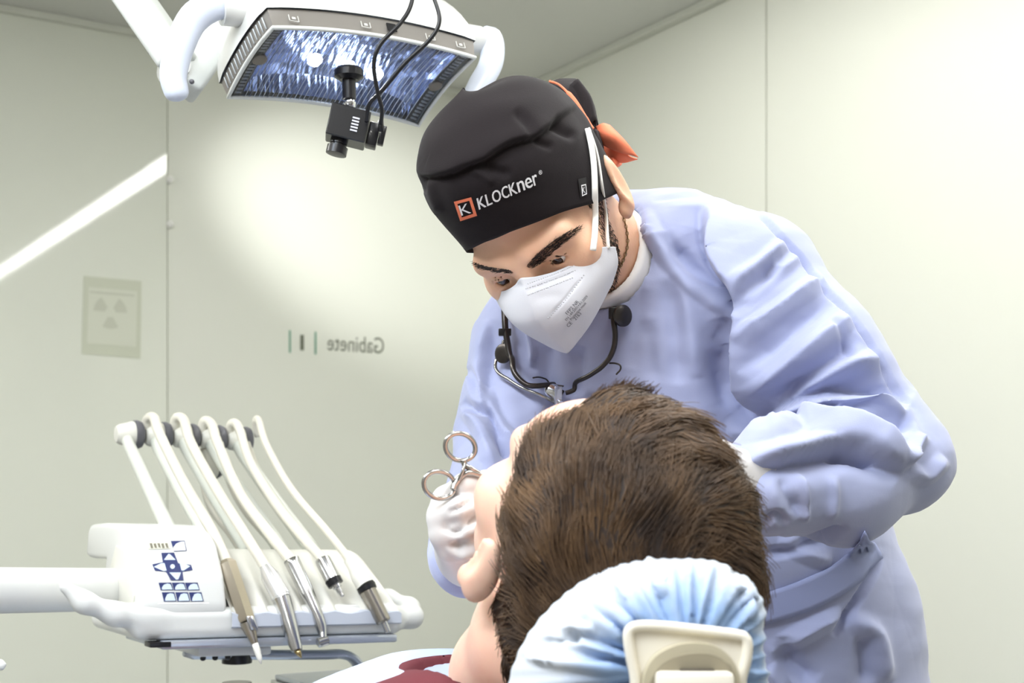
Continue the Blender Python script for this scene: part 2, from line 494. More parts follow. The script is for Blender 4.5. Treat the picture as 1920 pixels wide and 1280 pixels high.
# room lettering seen from its back: Gabinete | 1 |
m_ink = mat('grey_vinyl_letter', (112, 116, 100), rough=0.5, var=0.05)
m_grn = mat('green_vinyl_bar', (96, 158, 130), rough=0.5, var=0.05)
rl = thing('room_lettering', 'mirrored grey vinyl lettering Gabinete 1 with green bars on the wall', 'lettering', wallpt(640, 665, 0.0005))
def letters(s, u0, u1, v0, v1, name):
    v, f = text_geo(s)
    v = v - v.min(0); w, h = v[:, 0].max(), v[:, 1].max()
    pts = []
    for x, y, _ in v:
        u = u1 - (u1 - u0) * x / w                 # mirrored: read from the other side of the glass
        sl = (u - 543) * 0.062
        pts.append(wallpt(u, v1 + sl - (v1 - v0) * y / h, 0.0012))
    obj(name, (np.array(pts), f), m_ink, rl, smooth=False)
letters('Gabinete', 614, 720, 622, 652, 'lettering_word')
letters('1', 563, 570, 626, 655, 'lettering_number')
for ub in (543.5, 591.5):
    sl = (ub - 543) * 0.062
    wquad([(ub - 1.6, 619 + sl), (ub + 1.6, 619 + sl), (ub + 1.6, 661 + sl), (ub - 1.6, 661 + sl)], 0.0004, 0.0008, m_grn, 'green_bar', rl)
# two little white dots at the panel joint
m_chr = mat('chrome', (225, 226, 228), rough=0.12, metal=1.0, var=0.02)
for v in (338, 421):
    c = wallpt(317, v, 0.0)
    t = thing('joint_dot', 'small white dot at the panel joint, %s of two' % ('upper' if v < 400 else 'lower'), 'clip', c, 'dots at the panel joint')
    obj('dot_button', lathe([(-0.002, 0.012), (0.016, 0.012), (0.02, 0.008)], c, -N1, 20), mat('white_dot_plastic', (250, 250, 246), rough=0.3, var=0.01), t)
    obj('dot_pin', lathe([(0.0201, 0.004), (0.0225, 0.003)], c, -N1, 12), MATS['white_dot_plastic'], t)
# ================================================================== instrument console
m_white = mat('white_enamel_plastic', (220, 221, 218), rough=0.28, spec=0.5, coat=0.2, var=0.015, vscale=4)
m_cream = mat('cream_plastic', (218, 217, 208), rough=0.4, var=0.03, vscale=6)
m_hose = mat('cream_silicone_hose', (216, 213, 200), rough=0.45, var=0.03, vscale=9, bump=0.05, bscale=300)
m_arm = mat('whip_arm_plastic', (214, 217, 208), rough=0.35, var=0.02)
m_grey = mat('dark_grey_rubber', (104, 104, 110), rough=0.35, var=0.15, vscale=20)
m_steel = mat('brushed_steel', (205, 205, 205), rough=0.2, metal=1.0, var=0.06, vscale=30)
m_steel2 = mat('warm_satin_metal', (188, 178, 160), rough=0.3, metal=1.0, var=0.06, vscale=30)
m_black = mat('black_plastic', (24, 24, 27), rough=0.3, var=0.2, vscale=20)
m_navy = mat('navy_print', (44, 54, 104), rough=0.35, var=0.08, vscale=40)
m_ice = mat('pale_blue_print', (206, 222, 238), rough=0.35, var=0.06, vscale=60)
m_pad = mat('grey_white_pad', (194, 200, 212), rough=0.4, var=0.02)
m_rail = mat('satin_rail', (196, 202, 212), rough=0.28, metal=0.7, var=0.04)
OC = P(262, 1190, 1.75)
TILT = -0.028
def W(x, y, z): return OC + D1 * x + N1 * y + UP * (z + TILT * x)
def Wg(geo): return np.array([W(*p) for p in np.asarray(geo[0])]), [list(q)[::-1] for q in geo[1]]
def raypt(u, v, base, n):
    d = np.array([(u - CX) / FPX, 1.0, (HY - v) / FPX]); c = np.array([0, 0, HC])
    return c + d * (((base - c) @ n) / (d @ n))
def WY(u, v, y): return raypt(u, v, OC + N1 * y, N1)          # on a plane parallel to the console front
def WX(u, v, x): return raypt(u, v, OC + D1 * x, D1)          # on a plane across the console

cons = thing('instrument_console', 'white dental instrument console with blue keypad, rollers and side grips', 'dental console', W(0.18, 0.1, -0.06))
# base shell
def base_sdf(p):
    q = p.copy()
    c = np.array([0.187, 0.105, 0.013], np.float32); h = np.array([0.195, 0.105, 0.021], np.float32) - 0.014
    d = np.abs(q - c) - h
    return np.sqrt((np.maximum(d, 0) ** 2).sum(-1)) + np.minimum(d.max(-1), 0) - 0.014
def shell_sdf(p):
    d = base_sdf(p)
    # left grip: a wing that leaves the front corner and sweeps outwards
    g = chain(p, [(0.02, 0.018, 0.022), (-0.03, 0.008, 0.027), (-0.07, 0.004, 0.043), (-0.092, 0.006, 0.062)], [0.016, 0.0135, 0.012, 0.008], 0.015)
    d = smin(d, g, 0.02)
    r = chain(p, [(0.37, 0.02, 0.012), (0.412, 0.03, 0.014), (0.425, 0.06, 0.024), (0.410, 0.10, 0.034), (0.372, 0.115, 0.026)], [0.019, 0.016, 0.014, 0.014, 0.014], 0.012)
    return smin(d, r, 0.014)
sg_ = sdf_geo(shell_sdf, (-0.13, -0.04, -0.04), (0.47, 0.24, 0.1), 0.004)
obj('base_shell', Wg(sg_), m_white, cons)
# keypad housing with its hood
prof = [(0.004, 0.022), (0.0, 0.036), (0.012, 0.075), (0.040, 0.118), (0.062, 0.132), (0.105, 0.141), (0.17, 0.142), (0.238, 0.139),
        (0.252, 0.13), (0.262, 0.092), (0.235, 0.090), (0.160, 0.092), (0.172, 0.062), (0.162, 0.022)]
kb = prism([(0.0, y, z) for y, z in prof], (0.119, 0, 0), 0.009, 3)
kbw = Wg(kb)
obj('keypad_housing', kbw, m_white, cons, sharp=50)
cb = prism([(-0.003, y, z) for y, z in [(0.03, 0.026), (0.018, 0.05), (0.03, 0.086), (0.062, 0.108), (0.10, 0.113), (0.12, 0.09), (0.145, 0.06), (0.14, 0.026)]], (0.004, 0, 0), 0.0018, 2)
obj('side_panel', Wg(cb), m_cream, cons, sharp=40)
# scalloped instrument rest
gx = [0.146, 0.197, 0.248, 0.298, 0.348]
nx, ny = 110, 30
X = np.linspace(0.123, 0.378, nx)
sp = np.array([(-0.004, 0.022), (0.0, 0.030), (0.006, 0.036), (0.05, 0.071), (0.09, 0.098), (0.106, 0.106), (0.125, 0.108), (0.15, 0.10), (0.172, 0.05), (0.175, 0.028)])
prof2 = catmull(sp, 4)
G = np.zeros((nx, len(prof2), 3))
for i, x in enumerate(X):
    w = 0.5 + 0.5 * math.cos((x - 0.146) / 0.0505 * 2 * math.pi)       # 1 in a groove
    e = min(1, (x - 0.123) / 0.02, (0.378 - x) / 0.03)
    e = max(0, e); ro = 0.03 * (1 - math.sqrt(max(0, 1 - (1 - e) ** 2))) if x > 0.3 else 0
    for j, (y, z) in enumerate(prof2):
        s = np.clip((0.105 - y) / 0.1, 0, 1)
        dep = 0.016 * (w ** 0.8) * s ** 0.7 * (1 if y < 0.11 else 0)
        G[i, j] = (x, y + dep * 0.7, 0.022 + (z - 0.022) * (1 - ro / 0.06) - dep * 0.75 * (1 if z > 0.03 else 0.3))
obj('instrument_rest', Wg(grid_geo(G)), m_cream, cons)
lipG = np.zeros((nx, 4, 3))
for i, x in enumerate(X):
    y0, z0 = G[i, 4, 1], G[i, 4, 2]
    lipG[i] = [(x, y0 + 0.001, z0 - 0.001), (x, -0.004, z0 - 0.004), (x, -0.005, 0.008), (x, 0.004, 0.004)]
obj('rest_lip', Wg(grid_geo(lipG)), m_pad, cons, sharp=40)
# underside
obj('slide_rail', Wg(box((0.028, -0.004, -0.020), (0.372, 0.16, -0.0085), 0.003)), m_rail, cons, sharp=40)
obj('rail_slot', Wg(box((0.012, -0.0055, -0.0165), (0.040, 0.02, -0.0095), 0.001)), m_black, cons, sharp=40)
obj('mounting_plate', Wg(box((0.085, 0.02, -0.034), (0.19, 0.14, -0.0205), 0.004)), m_white, cons, sharp=40)
for x in (0.095, 0.112, 0.13): obj('screw', lathe([(0, 0.004), (0.004, 0.004), (0.006, 0.002)], W(x, 0.03, -0.034), -UP, 12), m_black, cons)
hubc = W(0.162, 0.08, -0.0345)
obj('hub', lathe([(0, 0.021), (0.016, 0.021), (0.0165, 0.019)], hubc, -UP, 28), m_black, cons, sharp=40)
obj('hub_knob', lathe([(0.043, 0.0205), (0.052, 0.0205), (0.055, 0.017), (0.060, 0.017), (0.062, 0.012)], hubc, -UP, 28), mat('dark_chrome', (96, 92, 88), rough=0.18, metal=1.0, var=0.1), cons, sharp=40)
# support arm to the left
a0, a1 = W(0.10, 0.15, 0.050), P(-160, 1108, 1.60)
obj('support_arm', tube(np.linspace(a0, a1, 8), np.linspace(0.029, 0.029, 8), 28, flat=(0.75, 1.0)), m_white, cons)
# tray arm below
ta = thing('tray_arm', 'satin grey swivel arm bolted below the instrument console', 'tray arm', W(0.3, 0.08, -0.14))
ap = [WY(345, 1226, 0.08), WY(450, 1227, 0.08), WY(600, 1227, 0.08), WY(640, 1226, 0.08), WY(664, 1236, 0.08), WY(682, 1266, 0.08)]
ap = catmull(ap, 6)
obj('bar', tube(ap, np.r_[0.004, np.full(len(ap) - 1, 0.0085)], 16, flat=(1.9, 0.85)), m_rail, ta)
obj('foot_collar', lathe([(0, 0.022), (0.006, 0.022)], WY(684, 1272, 0.08), UP, 24), m_rail, ta, sharp=40)
tb = thing('instrument_tray', 'flat grey steel tray carried by the swivel arm at the bottom edge', 'tray', WY(660, 1300, 0.08))
tz = WY(640, 1276, 0.08) - W(0, 0, 0); tx, tyy, tzz = tz @ D1, tz @ N1, tz[2]
def Wn(x, y, z): return OC + D1 * x + N1 * y + UP * z
obj('tray_plate', (lambda g: (np.array([Wn(*p) for p in g[0]]), [q[::-1] for q in g[1]]))(box((tx - 0.055, tyy - 0.09, tzz - 0.008), (tx + 0.12, tyy + 0.12, tzz + 0.0), 0.002)), m_rail, tb, sharp=40)
obj('tray_rim', (lambda g: (np.array([Wn(*p) for p in g[0]]), [q[::-1] for q in g[1]]))(box((tx - 0.060, tyy - 0.095, tzz - 0.014), (tx + 0.125, tyy + 0.125, tzz - 0.0081), 0.002)), m_steel, tb, sharp=40)

# keypad print
kbv = bvh_of(kbw)
def sub_poly(poly, n=3):
    poly = np.asarray(poly, float); out = []
    for i in range(len(poly)):
        a, b = poly[i], poly[(i + 1) % len(poly)]
        for t in np.linspace(0, 1, n, endpoint=False): out.append(a + (b - a) * t)
    return np.array(out)
def fan(pts3):
    c = pts3.mean(0); v = np.vstack([pts3, c]); n = len(pts3)
    return v, [[i, (i + 1) % n, n] for i in range(n)]
def decal(name, poly, m, par, bvh, off=0.0006, n=3):
    pl = sub_poly(poly, n); c = pl.mean(0)
    pts = drape(np.vstack([pl, c]), bvh, off); k = len(pl)
    return obj(name, (pts, [[i, (i + 1) % k, k] for i in range(k)]), m, par, smooth=False)
kp = obj('keypad', (lambda q: (q, [[0, 1, 2, 3]]))(drape([(268, 1012), (352, 1011), (392, 1131), (296, 1132)], kbv, 0.0004)), mat('keypad_foil', (244, 245, 244), rough=0.3, var=0.01), cons, smooth=False)
def Q(x, y):                                        # keypad face coordinates 0..1 -> photo pixels
    tl, tr, br, bl = map(np.array, ((268., 1012.), (352., 1011.), (392., 1131.), (296., 1132.)))
    return (tl * (1 - x) + tr * x) * (1 - y) + (bl * (1 - x) + br * x) * y
dec = lambda nm, pts, m, off: decal(nm, pts, m, kp, kbv, off)
dec('display', [(274, 1018), (316, 1017), (320, 1029), (278, 1030)], mat('lcd_face', (214, 214, 200), rough=0.3, var=0.03), 0.0008)
for k in range(5):
    u = 280 + 7.2 * k
    dec('display_segment', [(u, 1019 + (k % 2)), (u + 4.6, 1019), (u + 7, 1028), (u + 2.8, 1028.5 - (k % 3))], mat('lcd_ink', (128, 124, 108), rough=0.4, var=0.2, vscale=200), 0.0011)
dec('corner_key', [(320, 1014.5), (346, 1014), (350, 1033), (326, 1034)], m_navy, 0.0008)
dec('corner_key_face', [(324, 1033), (325, 1026), (330, 1020), (338, 1016.5), (345, 1016), (348, 1032)], mat('keypad_white_print', (240, 242, 244), rough=0.35, var=0.01), 0.0011)
dec('cross_key', [(302, 1036.5), (326, 1036), (334, 1056), (358, 1059), (361, 1069), (342, 1072), (344, 1088), (320, 1088), (311, 1072), (290, 1070), (285, 1058), (305, 1054)], m_navy, 0.0008)
for tri in ([(307, 1050), (315, 1039), (318, 1039), (329, 1050)], [(288, 1063), (302, 1056), (308, 1056), (312, 1070), (306, 1071)], [(336, 1055), (342, 1055), (356, 1062), (344, 1070), (340, 1070)], [(317, 1073.5), (339, 1073.5), (334, 1086), (330, 1087)]):
    dec('cross_arrow', tri, m_ice, 0.0011)
th = np.linspace(0, 2 * np.pi, 10, endpoint=False)
dec('cross_centre', np.c_[323 + 4.5 * np.cos(th), 1062.5 + 4.5 * np.sin(th)], m_ice, 0.0012)
for r, (y0, y1, x0) in enumerate(((1092, 1106.5, 297), (1110, 1127.5, 303))):
    for k in range(3):
        xx = x0 + 24.8 * k + (0 if r == 0 else 0.6 * k); sh = 4.2
        dec('key', [(xx, y0 + .2), (xx + 23.6, y0), (xx + 23.6 + sh, y1 - .3), (xx + sh, y1)], m_navy, 0.0008)
        dec('key_face', [(xx + 6, y1 - 1), (xx + 6.5, y1 - 6), (xx + 10, y0 + 4), (xx + 16, y0 + 2), (xx + 22, y0 + 3), (xx + 26, y1 - 1.5)], m_ice, 0.0011)

# ---- whip arms with rollers
AX = [0.095, 0.147, 0.198, 0.249, 0.298]
YT, ZT = 0.350, 0.285
for i, x in enumerate(AX):
    xt = 0.083 + 0.0443 * i
    c = [(0.125, 0.105, x), (0.22, 0.175, x * .55 + xt * .45), (0.31, 0.245, x * .12 + xt * .88), (0.338, 0.268, xt)]
    pts = catmull([W(xx, y, z) for y, z, xx in c], 4)
    wh = obj('whip_arm', tube(pts, np.linspace(0.0125, 0.0100, len(pts)), 12, flat=(0.85, 1.0)), m_arm, cons)
    hc = W(xt, YT + 0.002, ZT - 0.008 - TILT * 0)
    obj('arm_head', lathe([(-0.014, 0.006), (-0.013, 0.012), (-0.008, 0.016), (0.002, 0.018), (0.010, 0.0205), (0.014, 0.0205)], hc, D1, 28), m_cream, wh, sharp=35)
    obj('roller', lathe([(0.0145, 0.022), (0.020, 0.0225), (0.026, 0.020), (0.028, 0.016), (0.0285, 0.006)], hc, D1, 28), m_grey, wh, sharp=35)
# return hose loops behind the whips
for i, (pts) in enumerate(([(360, 830, .33), (376, 880, .30), (395, 950, .26), (432, 1000, .22), (452, 1030, .16)], [(412, 830, .33), (430, 900, .30), (462, 960, .26), (505, 1010, .2), (520, 1035, .16)],
                           [(462, 830, .33), (490, 900, .30), (528, 960, .26), (560, 1005, .2), (585, 1035, .16)])):
    obj('return_hose', tube(catmull([WY(*q) for q in pts], 6), 0.0062, 12), m_hose, cons)
c = WY(392, 868, 0.36)
obj('rear_roller', lathe([(-0.02, 0.012), (-0.012, 0.024), (0.004, 0.026), (0.010, 0.024), (0.012, 0.01)], c, D1, 28), m_hose, cons, sharp=40)
obj('rear_roller_cap', lathe([(0.0125, 0.025), (0.018, 0.022), (0.019, 0.01)], c, D1, 28), m_grey, cons, sharp=40)

# ---- handpieces with their hoses
def hosed(name, label, hose, r=0.0068):
    t = thing(name, label, 'handpiece', WY(*hose[-1]), None)
    p = catmull([WY(*q) for q in hose], 8)
    obj('hose', tube(p, r, 14), m_hose, t)
    return t
def axis(u0, v0, y0, u1, v1, y1):
    a, b = WY(u0, v0, y0), WY(u1, v1, y1); return a, b - a, np.linalg.norm(b - a)
YH = 0.012
t = hosed('air_water_syringe', 'beige hexagonal air and water syringe with pointed white nozzle, nearest the keypad',
          [(274, 806, .352), (277, 786, .345), (289, 784, .325), (300, 815, .29), (345, 905, .20), (395, 990, .095), (424, 1050, .04), (428, 1060, .034)], 0.0078)
a, d, L = axis(424, 1050, .038, 463, 1166, -.004)
obj('handle', lathe([(0, 0.008), (0.006, 0.0128), (L - 0.004, 0.0125), (L, 0.011)], a, d, 6), m_steel2, t, sharp=30)
a, d, L = axis(463, 1166, -.004, 478, 1206, -.012)
obj('nozzle_base', lathe([(0, 0.0108), (L * .4, 0.0085), (L, 0.0042)], a, d, 18), m_steel2, t, sharp=40)
obj('trigger', xf(box((-0.005, -0.004, -0.010), (0.005, 0.004, 0.010), 0.002), np.c_[D1, np.cross(nrm(d), D1), nrm(d)], WY(472, 1168, -0.018)), m_steel, t, sharp=40)
a, d, L = axis(478, 1206, -.012, 490, 1244, -.02)
obj('nozzle', lathe([(0, 0.0042), (L * .25, 0.0046), (L * .7, 0.0036), (L, 0.0010)], a, d, 14), mat('nozzle_white', (240, 238, 230), rough=0.3, var=0.02), t)

t = hosed('ultrasonic_scaler', 'thick silver scaler handpiece with golden tip, second from the keypad',
          [(326, 806, .352), (331, 784, .343), (345, 788, .325), (358, 830, .28), (405, 915, .19), (455, 995, .095), (490, 1050, .045), (499, 1066, .034)], 0.0078)
a, d, L = axis(496, 1061, .036, 528, 1122, .010)
obj('coupling', lathe([(0, 0.0075), (L * .12, 0.0095), (L * .3, 0.0125), (L * .94, 0.0135), (L * .95, 0.0128), (L, 0.0128)], a, d, 24), mat('pale_silver', (226, 226, 224), rough=0.22, metal=0.6, var=0.03), t, sharp=30)
a, d, L = axis(528, 1122, .010, 557, 1219, -.022)
obj('handle', lathe([(0, 0.0130), (L * .5, 0.0115), (L * .9, 0.0088), (L, 0.0075)], a, d, 24), m_steel, t, sharp=30)
a, d, L = axis(557, 1219, -.022, 565, 1233, -.027)
obj('tip', lathe([(0, 0.0052), (L * .5, 0.0034), (L, 0.0008)], a, d, 14), mat('gold_metal', (190, 168, 120), rough=0.25, metal=1.0, var=0.05), t)

t = hosed('contra_angle_handpiece', 'slim silver handpiece bent to a small round drill head, middle of the row',
          [(378, 818, .352), (383, 790, .345), (397, 796, .33), (408, 830, .285), (450, 925, .19), (505, 1000, .095), (540, 1043, .046), (549, 1054, .036)], 0.0078)
hp = catmull([WY(546, 1049, .04), WY(566, 1090, .024), WY(586, 1134, .006), WY(598, 1162, -.004), WY(604, 1182, -.010), WY(606, 1198, -.016)], 5)
obj('handle', tube(hp, np.interp(np.linspace(0, 1, len(hp)), [0, .3, .34, .7, .85, 1], [.0112, .0108, .0098, .0082, .0062, .0050]), 20), m_steel, t)
a = WY(599, 1204, -.016); d = WY(615, 1199, -.016) - a
obj('drill_head', lathe([(-0.003, 0.0055), (-0.002, 0.0068), (np.linalg.norm(d) * .9, 0.0068), (np.linalg.norm(d), 0.0050)], a, d, 18), m_steel, t, sharp=30)

t = hosed('micro_motor', 'short silver motor with black collar and no head fitted, fourth of the row',
          [(430, 822, .352), (433, 796, .343), (447, 800, .325), (470, 868, .26), (520, 948, .16), (570, 1010, .075), (600, 1043, .040), (606, 1053, .032)], 0.0072)
a, d, L = axis(604, 1048, .034, 624, 1086, .016)
obj('handle', lathe([(0, 0.0105), (0.003, 0.0115), (L, 0.0115)], a, d, 24), m_steel, t, sharp=30)
a, d, L = axis(624, 1086, .016, 630, 1096, .012)
obj('collar', lathe([(0, 0.0122), (L, 0.0115)], a, d, 24), m_black, t, sharp=30)
a, d, L = axis(630, 1096, .012, 643, 1118, .003)
obj('nose', lathe([(0, 0.0070), (L * .25, 0.0066), (L * .3, 0.0048), (L * .65, 0.0044), (L * .68, 0.0032), (L * .95, 0.0030), (L, 0.002)], a, d, 18), m_steel, t, sharp=30)

t = hosed('turbine_handpiece', 'grey metal handpiece with white sleeve and black ring, farthest from the keypad',
          [(484, 818, .352), (479, 792, .348), (485, 788, .335), (500, 835, .28), (545, 915, .18), (610, 992, .085), (650, 1042, .042), (664, 1066, .030)], 0.0058)
a, d, L = axis(654, 1050, .038, 686, 1098, .010)
obj('sleeve', lathe([(0, 0.0075), (L * .3, 0.0085), (L * .6, 0.0125), (L, 0.0138)], a, d, 24), m_cream, t, sharp=50)
a, d, L = axis(686, 1098, .010, 690, 1107, .007)
obj('ring', lathe([(0, 0.0142), (L, 0.0136)], a, d, 24), m_black, t, sharp=30)
a, d, L = axis(690, 1107, .007, 720, 1166, -.012)
obj('handle', lathe([(0, 0.0118), (L * .96, 0.0108), (L, 0.0095)], a, d, 24), mat('gunmetal_warm', (168, 162, 152), rough=0.28, metal=1.0, var=0.05), t, sharp=30)
a, d, L = axis(720, 1166, -.012, 728, 1185, -.018)
obj('tip', lathe([(0, 0.0045), (L, 0.0042)], a, d, 16), m_steel, t, sharp=30)

# white rounded end of an unidentified object at the left edge
kt = thing('rounded_end', 'white rounded spout end peeping in at the lower left edge', 'rod', P(-60, 1250, 1.5))
obj('rod', tube(catmull([P(-190, 1262, 1.5), P(-90, 1256, 1.5), P(-20, 1248, 1.5), P(2, 1246, 1.5), P(11, 1245, 1.5)], 6), np.r_[np.full(19, 0.0062), np.linspace(0.006, 0.0015, 6)], 16), m_white, kt)
obj('rod_post', tube(np.array([P(-190, 1262, 1.5), P(-190, 1400, 1.5)]), 0.008, 16), m_white, kt)
# ================================================================== operating lamp
az, el, rl_ = math.radians(36), math.radians(2.5), math.radians(67.5)
La = np.array([math.cos(az) * math.cos(el), math.sin(az) * math.cos(el), math.sin(el)])
b0 = nrm(np.cross(UP, La)); w0 = np.cross(La, b0)
Ln = -math.cos(rl_) * b0 - math.sin(rl_) * w0                 # towards the patient
Lt = math.sin(rl_) * b0 - math.cos(rl_) * w0                  # across the lens
LD = 1.60
Lc = P(655, 140, LD)
cor = []
for (u, v) in [(512, 52), (890, 108), (785, 235), (428, 182)]:
    q = raypt(u, v, Lc, Ln) - Lc; cor.append((q @ La, q @ Lt))
cor = np.array(cor)
ctr = cor.mean(0); Lc = Lc + La * ctr[0] + Lt * ctr[1]; cor = cor - ctr
def LQ(u, v, h=0.0):                                          # u, v in -1..1 over the lens, h away from the patient
    s, t_ = (u + 1) / 2, (v + 1) / 2
    xy = (cor[0] * (1 - s) + cor[1] * s) * (1 - t_) + (cor[3] * (1 - s) + cor[2] * s) * t_
    sag = 0.011 * (1 - u * u) + 0.006 * (1 - v * v)
    return Lc + La * xy[0] + Lt * xy[1] - Ln * (h + sag)
lamp = thing('operating_lamp', 'white ceiling-arm dental operating lamp with ribbed clear front glass', 'lamp', Lc)
# clear ribbed cover
mg = bpy.data.materials.new('clear_ribbed_cover'); mg.use_nodes = True
nt = mg.node_tree; nt.nodes.clear()
o_ = nt.nodes.new('ShaderNodeOutputMaterial'); mx = nt.nodes.new('ShaderNodeMixShader'); tr = nt.nodes.new('ShaderNodeBsdfTransparent'); gl = nt.nodes.new('ShaderNodeBsdfGlossy')
fr = nt.nodes.new('ShaderNodeFresnel'); fr.inputs[0].default_value = 1.9; gl.inputs['Roughness'].default_value = 0.08
tr.inputs[0].default_value = (0.93, 0.95, 0.97, 1)
nt.links.new(fr.outputs[0], mx.inputs[0]); nt.links.new(tr.outputs[0], mx.inputs[1]); nt.links.new(gl.outputs[0], mx.inputs[2]); nt.links.new(mx.outputs[0], o_.inputs[0])
nu, nv = 221, 14
U = np.linspace(-1, 1, nu); Vv = np.linspace(-1, 1, nv)
G = np.array([[LQ(-u, v, -0.0012 * abs(math.sin((u * 0.86 + 0.14 * 0) * 62))) for v in Vv] for u in U])
obj('front_glass', grid_geo(G), mg, lamp)
m_ribg = mat('clear_rib', (214, 222, 236), rough=0.15, spec=0.8, var=0.03)
for k in range(38):
    u = -0.84 + 1.68 * k / 37
    obj('lens_rib', tube(np.array([LQ(u, v, -0.0006) for v in np.linspace(-0.99, 0.99, 7)]), 0.00042, 5), m_ribg, lamp)
# reflector with facets
m_refl = bpy.data.materials.new('faceted_reflector'); m_refl.use_nodes = True
nt = m_refl.node_tree; b = nt.nodes['Principled BSDF']; b.inputs['Metallic'].default_value = 1.0; b.inputs['Roughness'].default_value = 0.22
b.inputs['Base Color'].default_value = srgb((150, 164, 196))
tc = nt.nodes.new('ShaderNodeTexCoord'); vo = nt.nodes.new('ShaderNodeTexVoronoi'); vo.inputs['Scale'].default_value = 1.0
cmb = nt.nodes.new('ShaderNodeCombineXYZ')
for k, (ax_, sc_) in enumerate(((La, 150.0), (Lt, 42.0))):
    dt = nt.nodes.new('ShaderNodeVectorMath'); dt.operation = 'DOT_PRODUCT'; dt.inputs[1].default_value = tuple(ax_ * sc_)
    nt.links.new(tc.outputs['Object'], dt.inputs[0]); nt.links.new(dt.outputs['Value'], cmb.inputs[k])
bp = nt.nodes.new('ShaderNodeBump'); bp.inputs['Strength'].default_value = 0.8; bp.inputs['Distance'].default_value = 0.003
nt.links.new(cmb.outputs[0], vo.inputs['Vector']); nt.links.new(vo.outputs['Distance'], bp.inputs['Height']); nt.links.new(bp.outputs['Normal'], b.inputs['Normal'])
U2 = np.linspace(-0.9, 0.9, 61); V2 = np.linspace(-0.93, 0.93, 13)
rsn = np.random.RandomState(4)
G = np.array([[LQ(u, v, 0.004 + 0.042 * (1 - (u / 0.9) ** 2) ** 0.5 * (1 - (v / 0.93) ** 2) ** 0.5 + 0.0010 * rsn.rand()) for v in V2] for u in U2])
obj('reflector', grid_geo(G), m_refl, lamp, smooth=False)
m_bulb = mat('lit_bulb', (255, 255, 255), rough=0.3, emit=7.0, ecol=(235, 242, 255))
for (u, v) in ((-0.20, 0.42), (0.46, 0.50), (0.16, 0.46)):
    obj('bulb', lathe([(0, 0.004), (0.003, 0.0085), (0.008, 0.0095), (0.012, 0.006), (0.013, 0.001)], LQ(u, v, 0.034), Ln, 18), m_bulb, lamp)
# dark ends with slotted vents behind the glass
m_vent = mat('dark_vent_plastic', (78, 80, 84), rough=0.4, var=0.1)
m_vent2 = mat('pale_vent_slat', (196, 202, 206), rough=0.4, var=0.05)
for sgn in (-1, 1):
    G = np.array([[LQ(sgn * u, v, 0.003) for v in np.linspace(-0.97, 0.97, 16)] for u in (0.86, 0.90, 0.94, 0.985)])
    obj('vent_end', grid_geo(G), m_vent, lamp)
    for k in range(22):
        v = -0.9 + 1.8 * k / 21
        if abs(v - 0.0) < 0.13: continue
        q = np.array([LQ(sgn * 0.89, v - 0.018, 0.0022), LQ(sgn * 0.95, v - 0.018, 0.0022), LQ(sgn * 0.95, v + 0.018, 0.0022), LQ(sgn * 0.89, v + 0.018, 0.0022)])
        obj('vent_slat', prism(q, -Ln * -0.0012), m_vent2, lamp, smooth=False)
    obj('pivot_boss', lathe([(0, 0.0088), (0.003, 0.0088), (0.004, 0.007)], LQ(sgn * 0.90, 0.0, 0.0015), Ln, 20), mat('taupe_plastic', (128, 122, 112), rough=0.5, var=0.05), lamp, sharp=40)
# rim around the glass
per = [(u, -1) for u in np.linspace(-1, 1, 24)] + [(1, v) for v in np.linspace(-1, 1, 12)[1:]] + [(u, 1) for u in np.linspace(1, -1, 24)[1:]] + [(-1, v) for v in np.linspace(1, -1, 12)[1:-1]]
rp = np.array([LQ(u * 1.0, v * 1.0, 0.0) for u, v in per])
m_clear = mat('pale_clear_rim', (226, 230, 226), rough=0.2, spec=0.6, var=0.03)
obj('glass_rim', tube(rp, 0.0026, 8, closed=True), m_clear, lamp)
# smoked side walls of the cover
m_smoke = mat('smoked_cover_wall', (136, 132, 126), rough=0.25, spec=0.6, var=0.06)
m_icon = mat('pale_icon_print', (214, 213, 208), rough=0.4, var=0.02)
HB = 0.022
def edge_wall(pa, h0, h1, grow):
    out = []
    for (u, v) in pa:
        p0 = LQ(u, v, 0.0); base = (p0 - Lc)
        side = nrm(La * base @ La * 0 + (La * (1 if u > 0 else -1) * (abs(u) > 0.999) + Lt * (1 if v > 0 else -1) * (abs(v) > 0.999)))
        out.append([p0 - Ln * h0, p0 - Ln * (h0 + h1) / 2 + side * grow * 0.6, p0 - Ln * h1 + side * grow])
    return np.array(out)
G = edge_wall(per, 0.001, HB, 0.004)
obj('cover_wall', grid_geo(G, True), m_smoke, lamp, sharp=50)
# icons on the upper side wall
for u in (-0.8, -0.1, 0.55, 0.86):
    base = LQ(u, -1, 0.010) - Lt * 0.0035
    obj('icon', join(*[(lambda g: xf(g, np.c_[La, -Ln, np.cross(La, -Ln)], base))(box((x0, z0, -0.0004), (x1, z1, 0.0008))) for x0, x1, z0, z1 in ((-.006, .006, -.004, -.0034), (-.006, -.0054, -.004, .004), (.0054, .006, -.004, .004), (-.002, .002, -.0015, .0015))]), m_icon, lamp, smooth=False)
base = LQ(0.16, -1, 0.012) - Lt * 0.0038
obj('rim_window', xf(box((-.006, -.005, -.0005), (.006, .005, .001)), np.c_[La, -Ln, np.cross(La, -Ln)], base), m_black, lamp, smooth=False)
# ribs on the left side wall
for k in range(15):
    v = -0.85 + 1.7 * k / 14
    p0 = LQ(-1, v, 0.004) - La * 0.0028; p1 = LQ(-1, v, HB - 0.004) - La * 0.0048
    obj('side_rib', tube(np.array([p0, p1]), 0.0009, 6), m_vent2, lamp)
